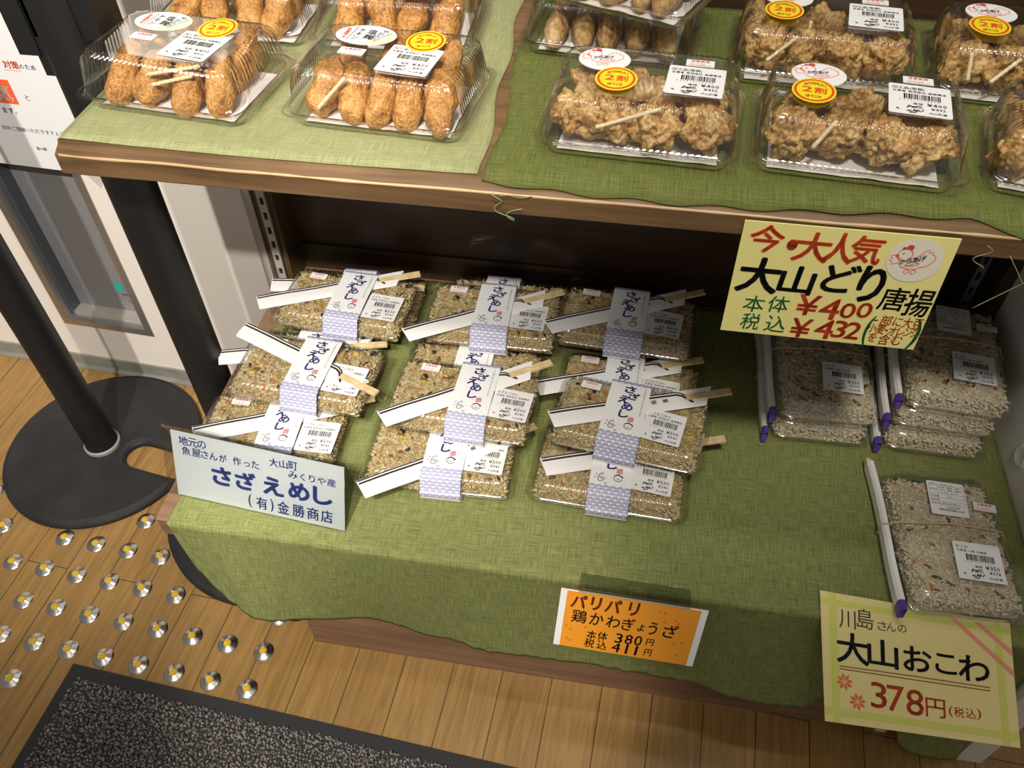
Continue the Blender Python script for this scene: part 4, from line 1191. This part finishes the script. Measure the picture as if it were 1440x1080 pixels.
CO = [('パ', 0.134, 0.816, 0.224, 0.231, 'b'), ('リ', 0.252, 0.821, 0.150, 0.233, 'b'), ('パ', 0.371, 0.825, 0.228, 0.235, 'b'), ('リ', 0.511, 0.83, 0.150, 0.237, 'b'), ('鶏', 0.153, 0.559, 0.219, 0.228, 'k'), ('か', 0.275, 0.557, 0.200, 0.21, 'k'), ('わ', 0.392, 0.555, 0.200, 0.21, 'k'), ('ぎ', 0.497, 0.553, 0.185, 0.215, 'k'), ('ょ', 0.588, 0.530, 0.10, 0.13, 'k'), ('う', 0.667, 0.55, 0.13, 0.22, 'k'), ('ざ', 0.789, 0.548, 0.21, 0.23, 'k'), ('本', 0.26, 0.273, 0.147, 0.15, 'k'), ('体', 0.339, 0.279, 0.148, 0.15, 'k'), ('3', 0.453, 0.288, 0.11, 0.17, 'k'), ('8', 0.523, 0.293, 0.11, 0.17, 'k'), ('0', 0.589, 0.298, 0.11, 0.17, 'k'), ('円', 0.671, 0.304, 0.11, 0.12, 'k'), ('税', 0.255, 0.12, 0.149, 0.16, 'k'), ('込', 0.345, 0.12, 0.15, 0.16, 'k'), ('4', 0.447, 0.12, 0.13, 0.17, 'k'), ('1', 0.523, 0.12, 0.152, 0.17, 'k'), ('1', 0.59, 0.12, 0.152, 0.17, 'k'), ('円', 0.673, 0.12, 0.11, 0.12, 'k')]
CT = [(0.106, 0.316), (0.074, 0.369), (0.208, 0.391), (0.088, 0.152), (0.112, 0.116), (0.69, 0.859), (0.721, 0.846), (0.732, 0.701), (0.803, 0.745), (0.828, 0.697), (0.83, 0.346), (0.885, 0.383), (0.869, 0.156)]
ot = root('card_holder', 'orange handwritten price card in a clear holder on the cloth front', 'price card', (0, 0, 0))
mb = MB('orangecard'); TLo, TRo, BRo, BLo = Vector((.826, -.0135, .3045)), Vector((.992, -.0150, .3030)), Vector((.984, -.052, .2365)), Vector((.823, -.050, .2365))
F, w, h = card(mb, [TLo, TRo, BRo, BLo], .0008, 'orangecard')
F.rect(0, .045, 0, .975, 'white', .0003); F.rect(.955, 1, 0, .975, 'white', .0003); F.rect(0, 1, .975, 1, 'white', .0003)
letters(F, w, h, CO, dict(b='brownmark', k='ink'), dict(b=.035, k=.012), .05)
r0 = random.Random(1)
for u, v in CT:
    a = r0.uniform(0, 6); F.poly([(u + .012 * math.cos(a + q * 2.1), v + .028 * math.sin(a + q * 2.1)) for q in range(3)], 'orangered', .0004)
mb.build('card', ot, False)
mb = MB('acrylic'); a = Vector((.846, .012, .2995)); b = Vector((.972, .010, .2995)); e1 = Vector((.846, -.0125, .3070)); e2 = Vector((.972, -.0135, .3065))
mb.slab([a, e1, e2, b], .0007, 'acrylic'); mb.slab([e1 + Vector((0, -.002, -.0005)), TLo + Vector((.02, -.002, -.012)), TRo + Vector((-.02, -.002, -.012)), e2 + Vector((0, -.002, -.0005))], .0007, 'acrylic'); mb.build('clear_holder', ot, False)

CY = [('川', 0.142, 0.802, 0.125, 0.147, 'n'), ('島', 0.237, 0.828, 0.125, 0.158, 'n'), ('さ', 0.326, 0.796, 0.07, 0.074, 'n'), ('ん', 0.374, 0.797, 0.07, 0.07, 'n'), ('の', 0.432, 0.799, 0.065, 0.06, 'n'), ('大', 0.163, 0.577, 0.249, 0.245, 'k'), ('山', 0.322, 0.575, 0.235, 0.22, 'k'), ('お', 0.503, 0.573, 0.215, 0.2, 'k'), ('こ', 0.65, 0.571, 0.16, 0.16, 'k'), ('わ', 0.794, 0.569, 0.23, 0.21, 'k'), ('3', 0.289, 0.248, 0.12, 0.197, 'r'), ('7', 0.377, 0.241, 0.13, 0.198, 'r'), ('8', 0.476, 0.233, 0.13, 0.199, 'r'), ('円', 0.581, 0.214, 0.145, 0.145, 'r'), ('(', 0.659, 0.205, 0.03, 0.086, 'r'), ('税', 0.701, 0.208, 0.075, 0.077, 'r'), ('込', 0.761, 0.212, 0.075, 0.077, 'r'), (')', 0.803, 0.215, 0.03, 0.087, 'r')]
mb = MB('paleyellow')

F, w, h = card(mb, [(1.1143, .0278, .3074), (1.3164, .0214, .3051), (1.3185, -.0981, .2621), (1.1214, -.1015, .2609)], .0008, 'paleyellow')
for u0, u1, v0, v1 in ((.045, .085, 0, 1), (.915, .95, 0, 1), (0, 1, .055, .105), (0, 1, .90, .945)): F.rect(u0, u1, v0, v1, 'lime', .0003 if v1 == 1 else .00034)
F.poly([(.688, .955), (.72, .955), (1, .60), (1, .55)], 'pink', .0004); F.poly([(.81, .957), (.845, .957), (1, .77), (1, .72)], 'pink', .0004)
letters(F, w, h, CY, dict(n='ink', k='ink', r='red'), dict(n=-.006, k=.022, r=.008), .02)
F.stroke([(.089, .428), (.48, .436), (.871, .437)], .008, 'brownline'); F.stroke([(.088, .407), (.48, .408), (.869, .412)], .008, 'brownline')
for u, v in ((.112, .312), (.176, .175)):
    for q in range(8):
        a = q * math.pi / 4 + .2; c, s_ = math.cos(a), math.sin(a); P = lambda r_, t_: (u + (r_ * c - t_ * s_) * h / w, v + r_ * s_ + t_ * c)
        F.poly([P(.008, 0), P(.04, -.013), P(.066, 0), P(.04, .013)], 'orangered', .0004)
tag(mb.build('price_card', None, False), 'pale yellow sticky rice price card projecting under the nearest sticky rice pack', 'price card')

CTN = [('地', 0.073, 0.875, 0.169, 0.15, 'k'), ('元', 0.13, 0.874, 0.168, 0.149, 'k'), ('の', 0.183, 0.873, 0.150, 0.129, 'k'), ('魚', 0.084, 0.724, 0.156, 0.144, 'k'), ('屋', 0.145, 0.727, 0.155, 0.143, 'k'), ('さ', 0.195, 0.729, 0.133, 0.133, 'k'), ('ん', 0.247, 0.731, 0.142, 0.132, 'k'), ('が', 0.303, 0.734, 0.14, 0.131, 'k'), ('作', 0.386, 0.737, 0.148, 0.14, 'k'), ('っ', 0.443, 0.720, 0.11, 0.08, 'k'), ('た', 0.493, 0.742, 0.136, 0.129, 'k'), ('大', 0.602, 0.842, 0.155, 0.149, 'k'), ('山', 0.658, 0.848, 0.143, 0.138, 'k'), ('町', 0.713, 0.855, 0.152, 0.147, 'k'), ('み', 0.71, 0.714, 0.158, 0.127, 'k'), ('く', 0.765, 0.716, 0.087, 0.126, 'k'), ('り', 0.819, 0.719, 0.105, 0.126, 'k'), ('や', 0.873, 0.721, 0.143, 0.125, 'k'), ('産', 0.929, 0.724, 0.152, 0.134, 'k'), ('さ', 0.285, 0.445, 0.31, 0.297, 'b'), ('ざ', 0.427, 0.454, 0.325, 0.293, 'b'), ('え', 0.59, 0.464, 0.32, 0.289, 'b'), ('め', 0.74, 0.474, 0.32, 0.285, 'b'), ('し', 0.877, 0.483, 0.29, 0.281, 'b'), ('(', 0.445, 0.149, 0.06, 0.241, 'k'), ('有', 0.516, 0.153, 0.20, 0.22, 'k'), (')', 0.576, 0.156, 0.06, 0.239, 'k'), ('金', 0.643, 0.159, 0.21, 0.227, 'k'), ('勝', 0.733, 0.163, 0.213, 0.226, 'k'), ('商', 0.817, 0.167, 0.209, 0.224, 'k'), ('店', 0.897, 0.171, 0.206, 0.222, 'k')]
ts = root('tent_sign', 'white tent sign with blue lettering in clear acrylic at the cloth left corner', 'sign', (0, 0, 0))
BLt, BRt = Vector((.333, .0430, .2990)), Vector((.557, .0235, .2990)); up = Vector((.004, .031, .088))
mb = MB('white'); F, w, h = card(mb, [BLt + up * 1.03, BRt + up, BRt, BLt], .0006, 'white')
letters(F, w, h, [(c, u, v, ww * (.78 if k == 'k' else .92), hh * (.9 if k == 'k' else 1), k) for c, u, v, ww, hh, k in CTN], dict(k='blue', b='blue'), dict(k=.016, b=.05)); mb.build('printed_sheet', ts, False)
mb = MB('acrylic'); ex = (BLt - BRt).normalized() * .012; nz = Vector((-.003, -.0012, .0))
f0, f1 = BLt + ex, BRt - ex * .1; mb.slab([f0 - Vector((0, .0012, 0)), f1 - Vector((0, .0012, 0)), f1 + up * 1.04 - Vector((0, .0012, 0)), f0 + up * 1.07 - Vector((0, .0012, 0))], .0010, 'acrylic', (0, -.94, .33))
mb.slab([f0 + up * 1.06 + Vector((0, .002, 0)), f1 + up * 1.04 + Vector((0, .002, 0)), f1 + Vector((.006, .052, 0)), f0 + Vector((.006, .052, 0))], .0010, 'acrylic', (0, .94, .3)); mb.build('acrylic_stand', ts, False)

# round plastic cap on the side panel
mb = MB('panel'); n = 28
mb.loft([[(x, .232 + r * math.cos(a), .342 + r * 1.0 * math.sin(a)) for a in [2 * math.pi * i / n for i in range(n)]] for x, r in ((1.362, .016), (1.3595, .0155), (1.358, .0125), (1.3585, .011))], 'panel', True, False, True)
mb.build('round_cap', wr, True, 30)
